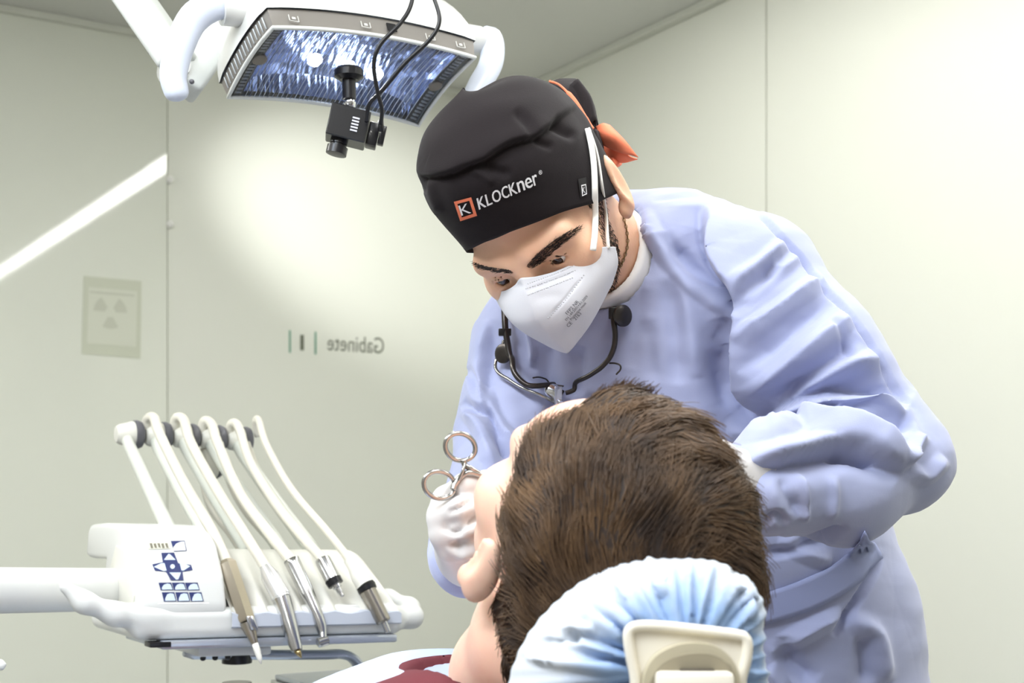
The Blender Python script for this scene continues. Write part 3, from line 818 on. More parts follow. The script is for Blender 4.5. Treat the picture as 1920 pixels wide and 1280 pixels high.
# white domed housing
hx = np.abs(cor[:, 0]).mean() + 0.005; hy = np.abs(cor[:, 1]).mean() + 0.004
NU, NV = 48, 12
G = np.zeros((len(per), NV, 3))
for i, (u, v) in enumerate(per):
    p0 = LQ(u, v, 0.0)
    side = nrm((La * (1 if u > 0 else -1) * (abs(u) > 0.999) + Lt * (1 if v > 0 else -1) * (abs(v) > 0.999)))
    e0 = p0 - Ln * HB + side * 0.007
    top = Lc - Ln * 0.115 + (e0 - Lc - Ln * 0) * 0 
    for j in range(NV):
        t_ = j / (NV - 1); s = math.cos(t_ * math.pi / 2) ** 0.55 if t_ < 1 else 0; h = math.sin(t_ * math.pi / 2)
        pl = e0 - Lc; pl = pl - Ln * (pl @ Ln)
        G[i, j] = Lc + pl * s - Ln * ((e0 - Lc) @ -Ln * (1 - h) + 0.118 * h)
obj('housing', grid_geo(G, True), m_white, lamp)
# pivots, grips and arm
m_gripw = mat('grip_white_bluelit', (214, 222, 238), rough=0.35, coat=0.15, var=0.015)  # bluish cast of the room light put into the white
p0 = P(500, 22, 1.555); p1 = P(415, 18, 1.53)
obj('grip_pivot', lathe([(0, 0.021), (0.025, 0.021), (0.0255, 0.0195), (0.027, 0.0195), (0.0275, 0.0185), (np.linalg.norm(p1 - p0), 0.0175)], p0, p1 - p0, 28), m_white, lamp, sharp=30)
gp = catmull([P(440, 14, 1.535), P(402, 12, 1.525), P(362, 36, 1.515), P(336, 90, 1.505), P(325, 140, 1.50), P(330, 170, 1.50), P(335, 190, 1.50)], 6)
obj('grip', tube(gp, np.interp(np.linspace(0, 1, len(gp)), [0, .3, .8, .88, .94, .98, 1], [.013, .0155, .0132, .0125, .0105, .0065, .001]), 18, flat=(0.8, 1.1)), m_gripw, lamp)
obj('grip_pivot', lathe([(0, 0.018), (0.02, 0.0185), (0.024, 0.0165)], P(872, 72, 1.735), La, 28), m_white, lamp, sharp=30)
gp = catmull([P(905, 58, 1.75), P(922, 82, 1.745), P(920, 120, 1.735), P(898, 160, 1.72), P(870, 205, 1.70)], 6)
obj('grip', tube(gp, np.interp(np.linspace(0, 1, len(gp)), [0, .15, .7, 1], [.009, .0165, .0165, .012]), 18, flat=(0.8, 1.0)), m_gripw, lamp)
def barbox(p, q, w, h, up):
    ax = nrm(q - p); s = nrm(np.cross(ax, up)); u_ = np.cross(s, ax); L = np.linalg.norm(q - p)
    return xf(box((0, -w / 2, -h / 2), (L, w / 2, h / 2), 0.006, 3), np.c_[ax, s, u_], p)
m_armg = mat('lamp_arm_paint', (206, 210, 206), rough=0.4, var=0.02)
obj('yoke_arm', barbox(P(190, -90, 1.66), P(335, 118, 1.62), 0.04, 0.042, np.array([-.6, -.5, .6])), m_armg, lamp, sharp=40)
obj('yoke_arm', barbox(P(342, 165, 1.64), P(470, -10, 1.72), 0.04, 0.040, np.array([.5, -.3, .5])), m_armg, lamp, sharp=40)
obj('elbow_cap', lathe([(-0.02, 0.012), (-0.018, 0.019), (0.018, 0.019), (0.02, 0.012)], P(326, 128, 1.635), np.array([0.3, -0.9, 0.1]), 24), m_white, lamp, sharp=40)
obj('screw', lathe([(0, 0.003), (0.002, 0.003)], P(360, 153, 1.6105), np.array([0, -1, -.3]), 10), m_grey, lamp)
obj('screw', lathe([(0, 0.004), (0.004, 0.004)], P(285, 96, 1.64), np.array([-.6, -.5, -.6]), 10), m_black, lamp)
# suspension going up to the ceiling, outside the frame
sp0 = P(190, -90, 1.66); sp1 = np.array([sp0[0] - 0.28, sp0[1] + 0.05, 2.30])
obj('suspension_arm', barbox(sp0, sp1, 0.045, 0.05, np.array([-.6, -.5, .6])), m_armg, lamp, sharp=40)
obj('ceiling_post', tube(np.array([sp1, [sp1[0], sp1[1], ZC - 0.001]]), 0.028, 20), m_white, lamp)
add_light('operating_lamp_light', 'SPOT', Lc + Ln * 0.02, 6, P(940, 860, 1.16), (0.95, 0.97, 1.0), 0.04, None, 42, 0.6)

# ================================================================== camera under the lamp
cm = thing('mini_camera', 'small black video camera on a ball stem under the lamp glass', 'camera', P(640, 296, 1.545))
m_cam = mat('camera_black', (22, 22, 26), rough=0.28, coat=0.2, var=0.15, vscale=40)
CD = 1.55
e0 = P(654, 133, CD); e1 = P(655, 186, CD); dd = e1 - e0
obj('flange', lathe([(-0.003, 0.0145), (0.0, 0.0168), (0.007, 0.0168), (0.011, 0.011)], e0, dd, 28), m_cam, cm, sharp=30)
obj('stem', lathe([(0.010, 0.0078), (np.linalg.norm(dd), 0.0078), (np.linalg.norm(dd) + 0.001, 0.006)], e0, dd, 22), m_cam, cm, sharp=30)
obj('ball_joint', lathe([(-0.004, 0.003), (-0.002, 0.006), (0.002, 0.0072), (0.006, 0.006), (0.010, 0.003)], P(656, 190, CD), dd, 18), m_chr, cm)
bx = nrm(np.array([0.90, 0.12, -0.20])); bz = nrm(np.array([0.17, 0.05, 1.0]) - bx * (np.array([0.17, 0.05, 1.0]) @ bx)); by = np.cross(bz, bx)
MB_ = np.c_[bx, by, bz]
c0 = P(652, 237, CD - 0.005)
obj('camera_body', xf(box((-0.022, -0.017, -0.0185), (0.023, 0.017, 0.0185), 0.0012, 1), MB_, c0), m_cam, cm, smooth=False)
obj('side_block', xf(box((0.0235, -0.010, -0.017), (0.036, 0.010, 0.010), 0.0015), MB_, c0), m_cam, cm, sharp=40)
obj('plug', xf(box((0.0365, -0.006, -0.012), (0.0435, 0.004, 0.010), 0.001), MB_, c0), m_cam, cm, sharp=40)
for k in range(5): obj('ridge', xf(box((0.004, -0.0185, -0.009 + 0.0036 * k), (0.012, -0.0172, -0.0072 + 0.0036 * k)), MB_, c0), mat('pale_mark', (210, 210, 220), rough=0.4, var=0.05), cm, smooth=False)
obj('lens_barrel', lathe([(0, 0.010), (0.004, 0.010), (0.0045, 0.0085), (0.0065, 0.0085), (0.007, 0.0118), (0.016, 0.0118), (0.0165, 0.009)], c0 - bx * 0.006 - bz * 0.0186, -bz, 28), m_cam, cm, sharp=30)
m_cable = mat('black_cable', (30, 30, 32), rough=0.4, var=0.1)
cab1 = [P(687, 228, 1.525), P(693, 195, 1.51), P(718, 168, 1.50), P(760, 118, 1.49), P(806, 74, 1.485), P(824, 38, 1.485), P(812, -8, 1.49), P(790, -60, 1.50)]
cab2 = [P(714, 236, 1.53), P(716, 205, 1.51), P(708, 172, 1.50), P(701, 120, 1.49), P(714, 82, 1.485), P(752, 42, 1.485), P(772, 4, 1.49), P(778, -60, 1.50)]
for c in (cab1, cab2): obj('cable', tube(catmull(c, 8), 0.0023, 10), m_cable, cm)
obj('cable_boot', lathe([(0, 0.0036), (0.012, 0.0030)], P(714, 246, 1.53), np.array([0.02, -0.1, 1.0]), 12), m_cable, cm)
# ================================================================== the dentist
def crease(geo, folds, facing=True):
    """fold the cloth: raise ridges, sink valleys and step overlaps along lines laid on the surface"""
    v, f = geo; v = np.asarray(v, float).copy()
    N = vnormals(v, f)
    view = nrm(v - np.array([0, 0, HC])); wgt = np.clip(-(N * view).sum(-1) * 4 + 0.6, 0, 1) if facing else np.ones(len(v))
    q = pix(v); off = np.zeros(len(v))
    for kind, poly, w, amp in folds:
        pl = catmull(np.asarray(poly, float), 5)
        lo = pl.min(0) - 4 * w; hi = pl.max(0) + 4 * w
        m = np.where(((q > lo) & (q < hi)).all(1) & (wgt > 0))[0]
        if len(m) == 0: continue
        d, s, t = seg_dist(q[m], pl)
        fade = np.clip(np.minimum(t, 1 - t) * 5, 0, 1) ** 0.7
        if kind == 'v': h = -np.exp(-(d / w) ** 2)
        elif kind == 'V': h = -np.clip(1 - d / (1.6 * w), 0, 1)                  # sharp valley
        elif kind == 'r': h = np.exp(-(d / w) ** 2)
        elif kind == 'R': h = np.clip(1 - d / (2.0 * w), 0, 1)                   # sharp ridge
        else:                                                                   # overlap: positive side stands proud
            sd = d * s * (1 if kind == 's' else -1)
            h = 0.5 * (np.tanh(sd / (0.22 * w)) + 0.0) * np.exp(-(d / (2.0 * w)) ** 2) * 1.3
        off[m] += 1.9 * amp * h * fade * wgt[m]
    return v + N * off[:, None], f

HD = P(1009, 383, 1.388)                             # between the ears
dF = nrm(np.array([-0.25, -0.70, -0.67]))            # where the face points
dX = np.array([0.84, -0.45, 0.30]); dX = nrm(dX - dF * (dX @ dF))   # his left
dV = np.cross(dF, dX); dV = -dV if dV[2] < 0 else dV                # top of the head
HM = np.c_[dX, dF, dV]
def H(x, y, z): return HD + dX * x + dF * y + dV * z
def Hl(p): return ((p - HD.astype(np.float32)) @ HM.astype(np.float32))
def Hg(geo, flip=False): return np.array([H(*p) for p in np.asarray(geo[0])]), [list(q)[::-1] if flip else list(q) for q in geo[1]]

m_skin = mat('light_skin', (232, 190, 160), rough=0.45, sub=0.2, var=0.05, vscale=22, bump=0.12, bscale=420, col2=(222, 172, 142))
m_gown = mat('blue_nonwoven_gown', (162, 169, 202), rough=0.75, sheen=0.3, bump=0.06, bscale=700, var=0.06, vscale=9, spec=0.25)
m_cap = mat('black_cotton', (33, 28, 30), rough=0.85, sheen=0.05, bump=0.15, bscale=900, var=0.12, vscale=14, spec=0.2)
m_orange = mat('orange_cotton', (240, 132, 96), rough=0.8, var=0.08, vscale=40, bump=0.1, bscale=700)
m_mask = mat('white_filter_fleece', (212, 213, 219), rough=0.85, var=0.01, vscale=30, bump=0.08, bscale=900)
m_embw = mat('white_embroidery', (240, 240, 242), rough=0.7, bump=0.3, bscale=1500, var=0.02)
m_glove = mat('white_latex_glove', (212, 209, 208), rough=0.42, var=0.03, vscale=30, sub=0.1, subr=(1, .8, .7))
m_dark = mat('dark_hair', (48, 38, 34), rough=0.55, var=0.2, vscale=60)
m_tee = mat('white_tshirt', (240, 240, 240), rough=0.85, var=0.02, bump=0.1, bscale=600)

person = thing('person', 'dentist in blue gown, black cap and white mask bending over the patient', 'person', np.array([0.42, 1.72, 0.0]))

# ---- head, neck and upper trunk in one skin
NB = P(1190, 490, 1.50); LS = P(1405, 534, 1.46); RS = P(1008, 655, 1.57)
def lidded(q, sx):
    c = np.array([sx * 0.032, 0.0775, -0.017], np.float32)
    return c
def head_sdf(p):
    q = Hl(p)
    d = ell(q, (0, -0.006, 0.028), (0.0765, 0.098, 0.086))
    d = smin(d, ell(q, (0, 0.040, -0.038), (0.060, 0.056, 0.068)), 0.03)
    d = smin(d, ell(q, (0, 0.070, -0.088), (0.026, 0.026, 0.018)), 0.03)
    ax = q.copy(); ax[:, 0] = np.abs(ax[:, 0])
    d = smin(d, ell(ax, (0.044, 0.060, -0.038), (0.022, 0.022, 0.02)), 0.02)
    d = smin(d, cone(ax, (0.046, 0.079, -0.004), (0.014, 0.093, -0.007), 0.010, 0.010), 0.016)
    d = smax(d, -ell(ax, (0.031, 0.102, -0.0235), (0.017, 0.013, 0.0110)), 0.010)
    d = smin(d, cone(q, (0, 0.092, -0.010), (0, 0.106, -0.045), 0.0075, 0.010), 0.012)
    d = smin(d, ell(q, (0, 0.104, -0.050), (0.014, 0.010, 0.009)), 0.008)
    # lids over the eyeball, open as a narrow slit
    lid = np.sqrt(((ax - np.array([0.032, 0.0770, -0.0225], np.float32)) ** 2).sum(-1)) - 0.0145
    slit = smax(np.abs(ax[:, 2] + 0.0265 + 6.0 * (ax[:, 0] - 0.032) ** 2) - 0.0035, -(ax[:, 1] - 0.08), 0.001)
    lid = smax(lid, -slit, 0.002)
    d = smin(d, lid, 0.004)
    d = smax(d, -(np.sqrt(((ax - np.array([0.032, 0.0770, -0.0225], np.float32)) ** 2).sum(-1)) - 0.0122), 0.001)
    # ears
    er = ell(ax, (0.0815, -0.016, -0.018), (0.0075, 0.018, 0.032), np.array([[1, .35, 0], [-.35, 1, -.1], [0, .1, 1]]))
    er = smin(er, ell(ax, (0.078, -0.006, -0.044), (0.006, 0.009, 0.010)), 0.006)
    er = smax(er, -ell(ax, (0.0905, -0.010, -0.016), (0.0065, 0.0105, 0.021)), 0.005)
    d = smin(d, er, 0.006)
    nk = chain(p, [H(0, -0.03, -0.03), H(0, -0.03, -0.075), NB], [0.054, 0.050, 0.054], 0.03)
    d = smin(d, nk, 0.02)
    t = cone(p, RS + np.array([0.06, 0, -0.05]), LS + np.array([-0.06, 0.02, -0.05]), 0.04, 0.04)
    t = smin(t, ell(p, P(1210, 720, 1.56), (0.11, 0.08, 0.14)), 0.06)
    return smin(d, t, 0.03)
hg = sdf_geo(head_sdf, (-0.16, 1.22, 1.08), (0.36, 1.72, 1.60), 0.0028)
body = obj('body', hg, m_skin, person)
bv_head = bvh_of(hg)
# eyes
m_eye = mat('eye_white', (226, 220, 214), rough=0.15, coat=0.5, var=0.02)
m_iris = mat('brown_iris', (52, 36, 28), rough=0.15, coat=0.6, var=0.2, vscale=300)
for sx in (-1, 1):
    c = H(sx * 0.032, 0.0770, -0.0225)
    e = obj('eye', lathe([(0.012 * -math.cos(a), max(0.0002, 0.012 * math.sin(a))) for a in np.linspace(0.0, math.pi, 14)], c, dF, 24), m_eye, person)
    look = nrm(dF * 0.95 - dV * 0.30 - dX * 0.05)
    obj('iris', lathe([(0.0105, 0.0060), (0.0118, 0.0045), (0.0124, 0.002), (0.0125, 0.0002)], c, look, 20), m_iris, e)
# eyebrows and sideburn as short hairs
def scatter_px(poly, n, bvh, seed):
    rs = np.random.RandomState(seed); poly = np.asarray(poly, float); lo, hi = poly.min(0), poly.max(0); pts, nr = [], []
    o = Vector((0, 0, HC))
    from mathutils.geometry import intersect_point_tri_2d
    def inside(p):
        c = False; j = len(poly) - 1
        for i in range(len(poly)):
            if (poly[i][1] > p[1]) != (poly[j][1] > p[1]) and p[0] < (poly[j][0] - poly[i][0]) * (p[1] - poly[i][1]) / (poly[j][1] - poly[i][1]) + poly[i][0]: c = not c
            j = i
        return c
    while len(pts) < n:
        p = lo + rs.rand(2) * (hi - lo)
        if not inside(p): continue
        dd = Vector(((p[0] - CX) / FPX, 1.0, (HY - p[1]) / FPX)).normalized()
        h, nn, i, t = bvh.ray_cast(o, dd)
        if h is None: continue
        if nn.dot(dd) > 0: nn = -nn
        pts.append(h[:]); nr.append(nn[:])
    return np.array(pts), np.array(nr)
r_, n_ = scatter_px([(986, 499), (1001, 481), (1029, 457), (1060, 437), (1088, 425), (1086, 435), (1062, 452), (1037, 473), (1014, 494), (995, 505)], 800, bv_head, 1)
obj('eyebrow', strands(r_, nrm(np.tile(dX * 0.9 + dV * 0.25, (len(r_), 1))), n_, 0.0050, 3, 0.00021, 0.00008, 0.15, 0, 0.16, 1), m_dark, person, kind='stuff')
r_, n_ = scatter_px([(886, 489), (905, 497), (935, 503), (958, 506), (964, 511), (935, 510), (900, 501)], 200, bv_head, 2)
obj('eyebrow', strands(r_, nrm(np.tile(-dX * 0.9 + dV * 0.2, (len(r_), 1))), n_, 0.005, 3, 0.00032, 0.0001, 0.2, 0, 0.15, 2), m_dark, person, kind='stuff')
r_, n_ = scatter_px([(1092, 372), (1118, 345), (1132, 330), (1135, 372), (1140, 410), (1158, 450), (1162, 500), (1150, 545), (1135, 560), (1140, 500), (1132, 460), (1118, 420), (1108, 390)], 1500, bv_head, 3)
obj('sideburn', strands(r_, nrm(np.tile(-dV * 0.9 + dF * 0.3, (len(r_), 1))), n_, 0.004, 2, 0.00026, 0.0001, 0.2, 0, 0.3, 3), m_dark, person, kind='stuff')

# ---- cap
nT, nP = 160, 44
Gc = np.zeros((nT, nP, 3))
def ze(y): return np.interp(y, [-0.11, -0.05, 0.0, 0.035, 0.075, 0.104], [-0.045, -0.04, -0.022, -0.008, 0.014, 0.028])
for i in range(nT):
    th = 2 * math.pi * i / nT
    ex, ey = 0.0805 * math.sin(th), 0.004 + 0.1015 * math.cos(th)
    z0 = ze(ey)
    for j in range(nP):
        ph = (j / (nP - 1)) * math.pi / 2
        s = max(0.0, math.cos(ph)) ** 0.58 if j < nP - 1 else 0.0
        s *= 1 + 0.115 * math.sin(2 * ph) ** 1.0
        z = z0 + (0.133 + 0.010 * math.cos(th) - z0) * math.sin(ph) ** 0.80
        Gc[i, j] = (ex * s, 0.004 + (ey - 0.004) * s * (1.0 + 0.06 * math.sin(2 * ph) * (math.cos(th) > 0)), z)
capg = Hg(grid_geo(Gc, True), True)
v_, f_ = capg
N_ = vnormals(v_, f_)
if (N_ * (v_ - HD)).sum() < 0: f_ = [q[::-1] for q in f_]
capg = (v_, f_)
cv, cf = capg; N_ = vnormals(cv, cf)
cv = cv + N_ * (0.0012 * noise3(cv, 60, 3) + 0.0007 * noise3(cv, 130, 4))[:, None]
capg = crease(subdiv((cv, cf), 1), [
    ('S', [(778, 322), (800, 332), (845, 325), (872, 314), (910, 300), (935, 282), (962, 268), (1005, 256), (1035, 234), (1062, 212), (1085, 200)], 14, 0.0036),
    ('V', [(778, 324), (800, 334), (845, 327), (872, 316), (910, 302), (935, 284), (962, 270), (1005, 258), (1035, 236), (1062, 214), (1085, 202)], 4.5, 0.0022),
    ('v', [(1036, 222), (1060, 245), (1082, 256)], 9, 0.003), ('r', [(800, 335), (812, 370), (826, 400)], 9, 0.002), ('v', [(790, 330), (796, 362)], 7, 0.002),
    ('v', [(965, 205), (990, 235), (1000, 262)], 10, 0.002), ('v', [(905, 302), (930, 320), (960, 326)], 9, 0.002), ('r', [(880, 318), (905, 328), (925, 345)], 8, 0.0015),
    ('v', [(1005, 258), (1025, 270), (1040, 274)], 7, 0.002)])
capg = (capg[0], [list(map(int, q)) for q in capg[1]])
cap = obj('cap', thicken(capg, 0.0016), m_cap, person)
bv_cap = bvh_of(capg)
def print_px(name, s, x0, y0, ux, uy, m, par, bvh, off, sx=1.0, h=1.0, thick=0.0):
    """lettering laid on a surface: x0,y0 = baseline start in px; ux, uy = px vectors of one text unit"""
    v, f = text_geo(s); b0_ = v[:, 0].min()
    uv = np.array([x0, y0]) + (v[:, :1] - b0_) * np.asarray(ux) * sx + v[:, 1:2] * np.asarray(uy) * h
    return obj(name, (drape(uv, bvh, off), f), m, par, smooth=False), uv
# logo: orange square with K, then KLOCKner
def px_ring(name, quad, inner, m, par, bvh, off):
    a = sub_poly(quad, 5); b = sub_poly(inner, 5); n = len(a)
    pts = drape(np.vstack([a, b]), bvh, off)
    return obj(name, (pts, [[i, (i + 1) % n, n + (i + 1) % n, n + i] for i in range(n)]), m, par, smooth=False)
fo = [(852, 377), (884, 368.5), (895, 403), (864, 413)]
fi = [(858.5, 381), (880.5, 375), (888, 399), (867, 406)]
px_ring('logo_frame', fo, fi, m_orange, cap, bv_cap, 0.0012)
ux, uy = np.array([33.0, -10.2]), np.array([-7.0, -33.0])
print_px('logo_letter', 'K', 866.5, 402.5, ux * 0.95, np.array([-8.2, -25.5]) * 1.05, m_embw, cap, bv_cap, 0.0016)
x, y = 899.0, 391.0; e1u = nrm(np.array([121.0, -52.0])); upv = nrm(np.array([-6.0, -24.0])) * 31
for ch, wd, hs in (('K', 16.5, 1.0), ('L', 12.5, 1.0), ('O', 19, 1.0), ('C', 15.5, 1.0), ('K', 16, 1.0), ('n', 15.5, 1.32), ('e', 15.5, 1.32), ('r', 11, 1.32)):
    v, f = text_geo(ch); w = v[:, 0].max() - v[:, 0].min()
    sc = (wd - 2.6) / w
    uv = np.array([x, y]) + (v[:, :1] - v[:, 0].min()) * e1u * sc + v[:, 1:2] * upv * hs
    uv2 = []
    for ang in np.linspace(0, 2 * np.pi, 8, endpoint=False): uv2.append(uv + 0.55 * np.array([math.cos(ang), math.sin(ang)]))
    gs = [(drape(q, bv_cap, 0.0014 + 0.00002 * k), f) for k, q in enumerate(uv2[:4])]
    obj('embroidered_letter', join(*gs), m_embw, cap, smooth=False)
    x += e1u[0] * wd; y += e1u[1] * wd
print_px('registered_mark', '®', x - 1, y - 15, e1u * 9, upv * 0.34, m_embw, cap, bv_cap, 0.0014)
# side tag
decal('tag', [(1082, 336), (1097, 332), (1099, 366), (1087, 370)], mat('black_tag', (30, 28, 30), rough=0.6, var=0.1), cap, bv_cap, 0.0014)
px_ring('tag_frame', [(1087, 347), (1096, 345), (1098, 364), (1089, 368)], [(1088.6, 349), (1095, 347.4), (1096.6, 362.6), (1090, 365.6)], m_embw, cap, bv_cap, 0.0019)
print_px('tag_letter', 'K', 1089.6, 363, np.array([9, -2.4]), np.array([-1.5, -17]), m_embw, cap, bv_cap, 0.0021)
# tie-back: orange edging, black tail and orange bow behind the head
def ribbon(pts, w, th, m, name, par, wd=None):
    p = catmull(pts, 6)
    return obj(name, tube(p, w, 10, flat=(1.0, th)), m, par)
ribbon([P(1030, 152, 1.42), P(1050, 160, 1.415), P(1075, 186, 1.405), P(1094, 216, 1.40), P(1104, 234, 1.40), P(1110, 243, 1.40)], [0.0012] * 10 + [0.0026] * 10 + [0.003] * 11, 1.0, m_orange, 'edging', cap)
def sheet(name, grid, m, par, th=0.0015, n=5):
    """cloth flap through a small control net"""
    g = np.array([catmull(r, n) for r in grid]); g = np.array([catmull(g[:, j], n) for j in range(g.shape[1])])
    return obj(name, thicken(grid_geo(g), th), m, par)
sheet('tail', [[P(1028, 158, 1.45), P(1048, 150, 1.47), P(1078, 149, 1.49)], [P(1060, 176, 1.44), P(1085, 170, 1.455), P(1102, 178, 1.48)],
               [P(1085, 208, 1.43), P(1105, 205, 1.44), P(1115, 212, 1.47)], [P(1108, 246, 1.42), P(1114, 244, 1.43), P(1121, 240, 1.45)]], m_cap, cap)
sheet('tail', [[P(1070, 160, 1.46), P(1082, 150, 1.45), P(1086, 156, 1.47)], [P(1088, 195, 1.44), P(1104, 182, 1.43), P(1110, 192, 1.46)], [P(1104, 240, 1.42), P(1115, 225, 1.42), P(1120, 236, 1.44)]], m_cap, cap)
sheet('knot_cloth', [[P(1104, 244, 1.42), P(1116, 244, 1.41), P(1124, 250, 1.43)], [P(1110, 270, 1.415), P(1122, 270, 1.40), P(1130, 280, 1.43)], [P(1112, 320, 1.41), P(1120, 318, 1.40), P(1127, 312, 1.43)]], m_cap, cap)
sheet('bow', [[P(1118, 238, 1.43), P(1130, 233, 1.42), P(1142, 236, 1.43)], [P(1122, 252, 1.425), P(1146, 254, 1.405), P(1168, 262, 1.42)], [P(1126, 268, 1.43), P(1160, 284, 1.42), P(1196, 295, 1.43)]], m_orange, cap)
sheet('bow', [[P(1128, 262, 1.44), P(1146, 262, 1.43), P(1160, 268, 1.43)], [P(1132, 280, 1.44), P(1152, 284, 1.43), P(1178, 290, 1.43)], [P(1140, 292, 1.44), P(1164, 304, 1.44), P(1195, 297, 1.44)]], m_orange, cap)
sheet('bow', [[P(1142, 290, 1.45), P(1150, 292, 1.44), P(1160, 300, 1.45)], [P(1144, 305, 1.45), P(1152, 308, 1.43), P(1164, 306, 1.45)], [P(1146, 314, 1.45), P(1153, 313, 1.44), P(1160, 310, 1.45)]], m_orange, cap)

# ---- mask
def coons(c0, c1, n, m_, bulge):
    G = np.zeros((n, m_, 3))
    A = np.array([np.interp(np.linspace(0, 1, n), np.linspace(0, 1, len(c0)), np.asarray(c0)[:, k]) for k in range(3)]).T
    return A
nt_, ns_ = 26, 30
def curve(pts, n):
    c = catmull(pts, 10); s = np.r_[0, np.cumsum(np.linalg.norm(np.diff(c, axis=0), axis=1))]; s /= s[-1]
    return np.array([np.interp(np.linspace(0, 1, n), s, c[:, k]) for k in range(3)]).T
seam = curve([(0, 0.1105, -0.0175), (0, 0.122, -0.036), (0, 0.129, -0.058), (0, 0.123, -0.086), (0, 0.114, -0.1125)], nt_)
GM = np.zeros((2 * ns_ - 1, nt_, 3))
for sx in (-1, 1):
    top = curve([(0, 0.1105, -0.0175), (sx * 0.018, 0.104, -0.0265), (sx * 0.040, 0.088, -0.0345), (sx * 0.064, 0.064, -0.040), (sx * 0.075, 0.050, -0.052)], ns_)
    bot = curve([(0, 0.114, -0.1125), (sx * 0.010, 0.110, -0.1085), (sx * 0.032, 0.094, -0.0985), (sx * 0.058, 0.064, -0.082)], ns_)
    side = curve([(sx * 0.075, 0.050, -0.052), (sx * 0.070, 0.055, -0.068), (sx * 0.058, 0.064, -0.082)], nt_)
    for i in range(ns_):
        u = i / (ns_ - 1)
        for j in range(nt_):
            t_ = j / (nt_ - 1)
            q = (seam[j] * (1 - u) + side[j] * u) + (top[i] * (1 - t_) + bot[i] * t_) - ((seam[0] * (1 - u) + side[0] * u) * (1 - t_) + (seam[-1] * (1 - u) + side[-1] * u) * t_)
            bl = 0.006 * math.sin(math.pi * min(1, u * 1.02)) * math.sin(math.pi * t_)
            q = q + np.array([sx * 0.5, 0.75, 0]) * bl
            GM[ns_ - 1 + sx * i, j] = q
mg_ = Hg(grid_geo(GM))
v_, f_ = mg_; N_ = vnormals(v_, f_)
if (N_ * (v_ - H(0, 0.05, -0.06))).sum() < 0: f_ = [q[::-1] for q in f_]
mg_ = crease(subdiv((v_, f_), 1), [
    ('V', [(990, 530), (1045, 509), (1100, 481), (1132, 484)], 3, 0.0006), ('V', [(985, 545), (1030, 528), (1072, 512)], 2.5, 0.0007), ('V', [(1030, 595), (1060, 560), (1092, 520)], 2.5, 0.0007),
    ('v', [(940, 535), (965, 533), (985, 538)], 5, 0.0006), ('v', [(1000, 560), (1030, 555), (1060, 556)], 9, 0.0004), ('r', [(1020, 620), (1060, 605), (1100, 560)], 14, 0.0006)])
v_, f_ = mg_
mask = obj('mask', thicken((v_, f_), 0.0014), m_mask, person)
bv_mask = bvh_of(mg_)
m_print = mat('grey_print', (84, 84, 92), rough=0.7, var=0.1)
def px_line(name, pts, r, m, par, bvh, off=0.0006): return obj(name, tube(drape(catmull(pts, 6), bvh, off), r, 6), m, par)
# embossed weld dots, one row per line
m_dot = mat('weld_dot', (206, 206, 210), rough=0.7, var=0.03)
for ln, n in (([(990, 532), (1050, 510), (1094, 489)], 30), ([(986, 541), (1040, 523), (1078, 507)], 26), ([(990, 553), (1030, 538), (1073, 521)], 24), ([(1028, 596), (1062, 560), (1094, 516)], 22)):
    c = catmull(ln, 30); idx = np.linspace(0, len(c) - 1, n).astype(int)
    gs = []
    for p3 in drape(c[idx], bv_mask, 0.0003): gs.append(lathe([(0, 0.0007), (0.0004, 0.0005)], p3, -dF, 6))
    obj('weld_line', join(*gs), m_dot, mask, kind='stuff')
# printed marking lines on the mask side
dx_, dy_ = np.array([0.62, -0.78]), np.array([-0.79, -0.61])
for k, (s, x, y, sc) in enumerate((('FFP2 NR', 1064, 590, 10), ('EN 149:2001+A1:2009', 1062, 601, 7.2), ('Protective mask', 1071, 600, 7.2), ('2163', 1079, 600, 9.5), ('CE', 1066, 613, 10))):
    print_px('marking', s, x, y, nrm(np.array([46., -52.])) * sc * 0.92, nrm(np.array([-52., -40.])) * sc * 0.92, m_print, mask, bv_mask, 0.0006)
# head loops of the mask
m_strap = mat('white_elastic', (240, 238, 232), rough=0.7, var=0.02)
allb = BVHTree.FromPolygons([tuple(p) for p in np.vstack([capg[0], hg[0]])], [list(map(int, q)) for q in capg[1]] + [[int(i) + len(capg[0]) for i in q] for q in hg[1]])
for pts in ([(1096, 246), (1105, 290), (1109, 340), (1110, 400), (1111, 440), (1108, 470)], [(1098, 246), (1113, 290), (1121, 340), (1128, 395), (1131, 440), (1133, 466)]):
    c = drape(catmull(pts, 6), allb, 0.004)
    ys = c[:, 1]
    k = np.ones(5) / 5; c2 = c.copy()
    for a in range(3): c2[2:-2, a] = np.convolve(c[:, a], k, 'valid')
    obj('strap', tube(c2, 0.0032, 8, flat=(1.0, 0.45)), m_strap, mask)

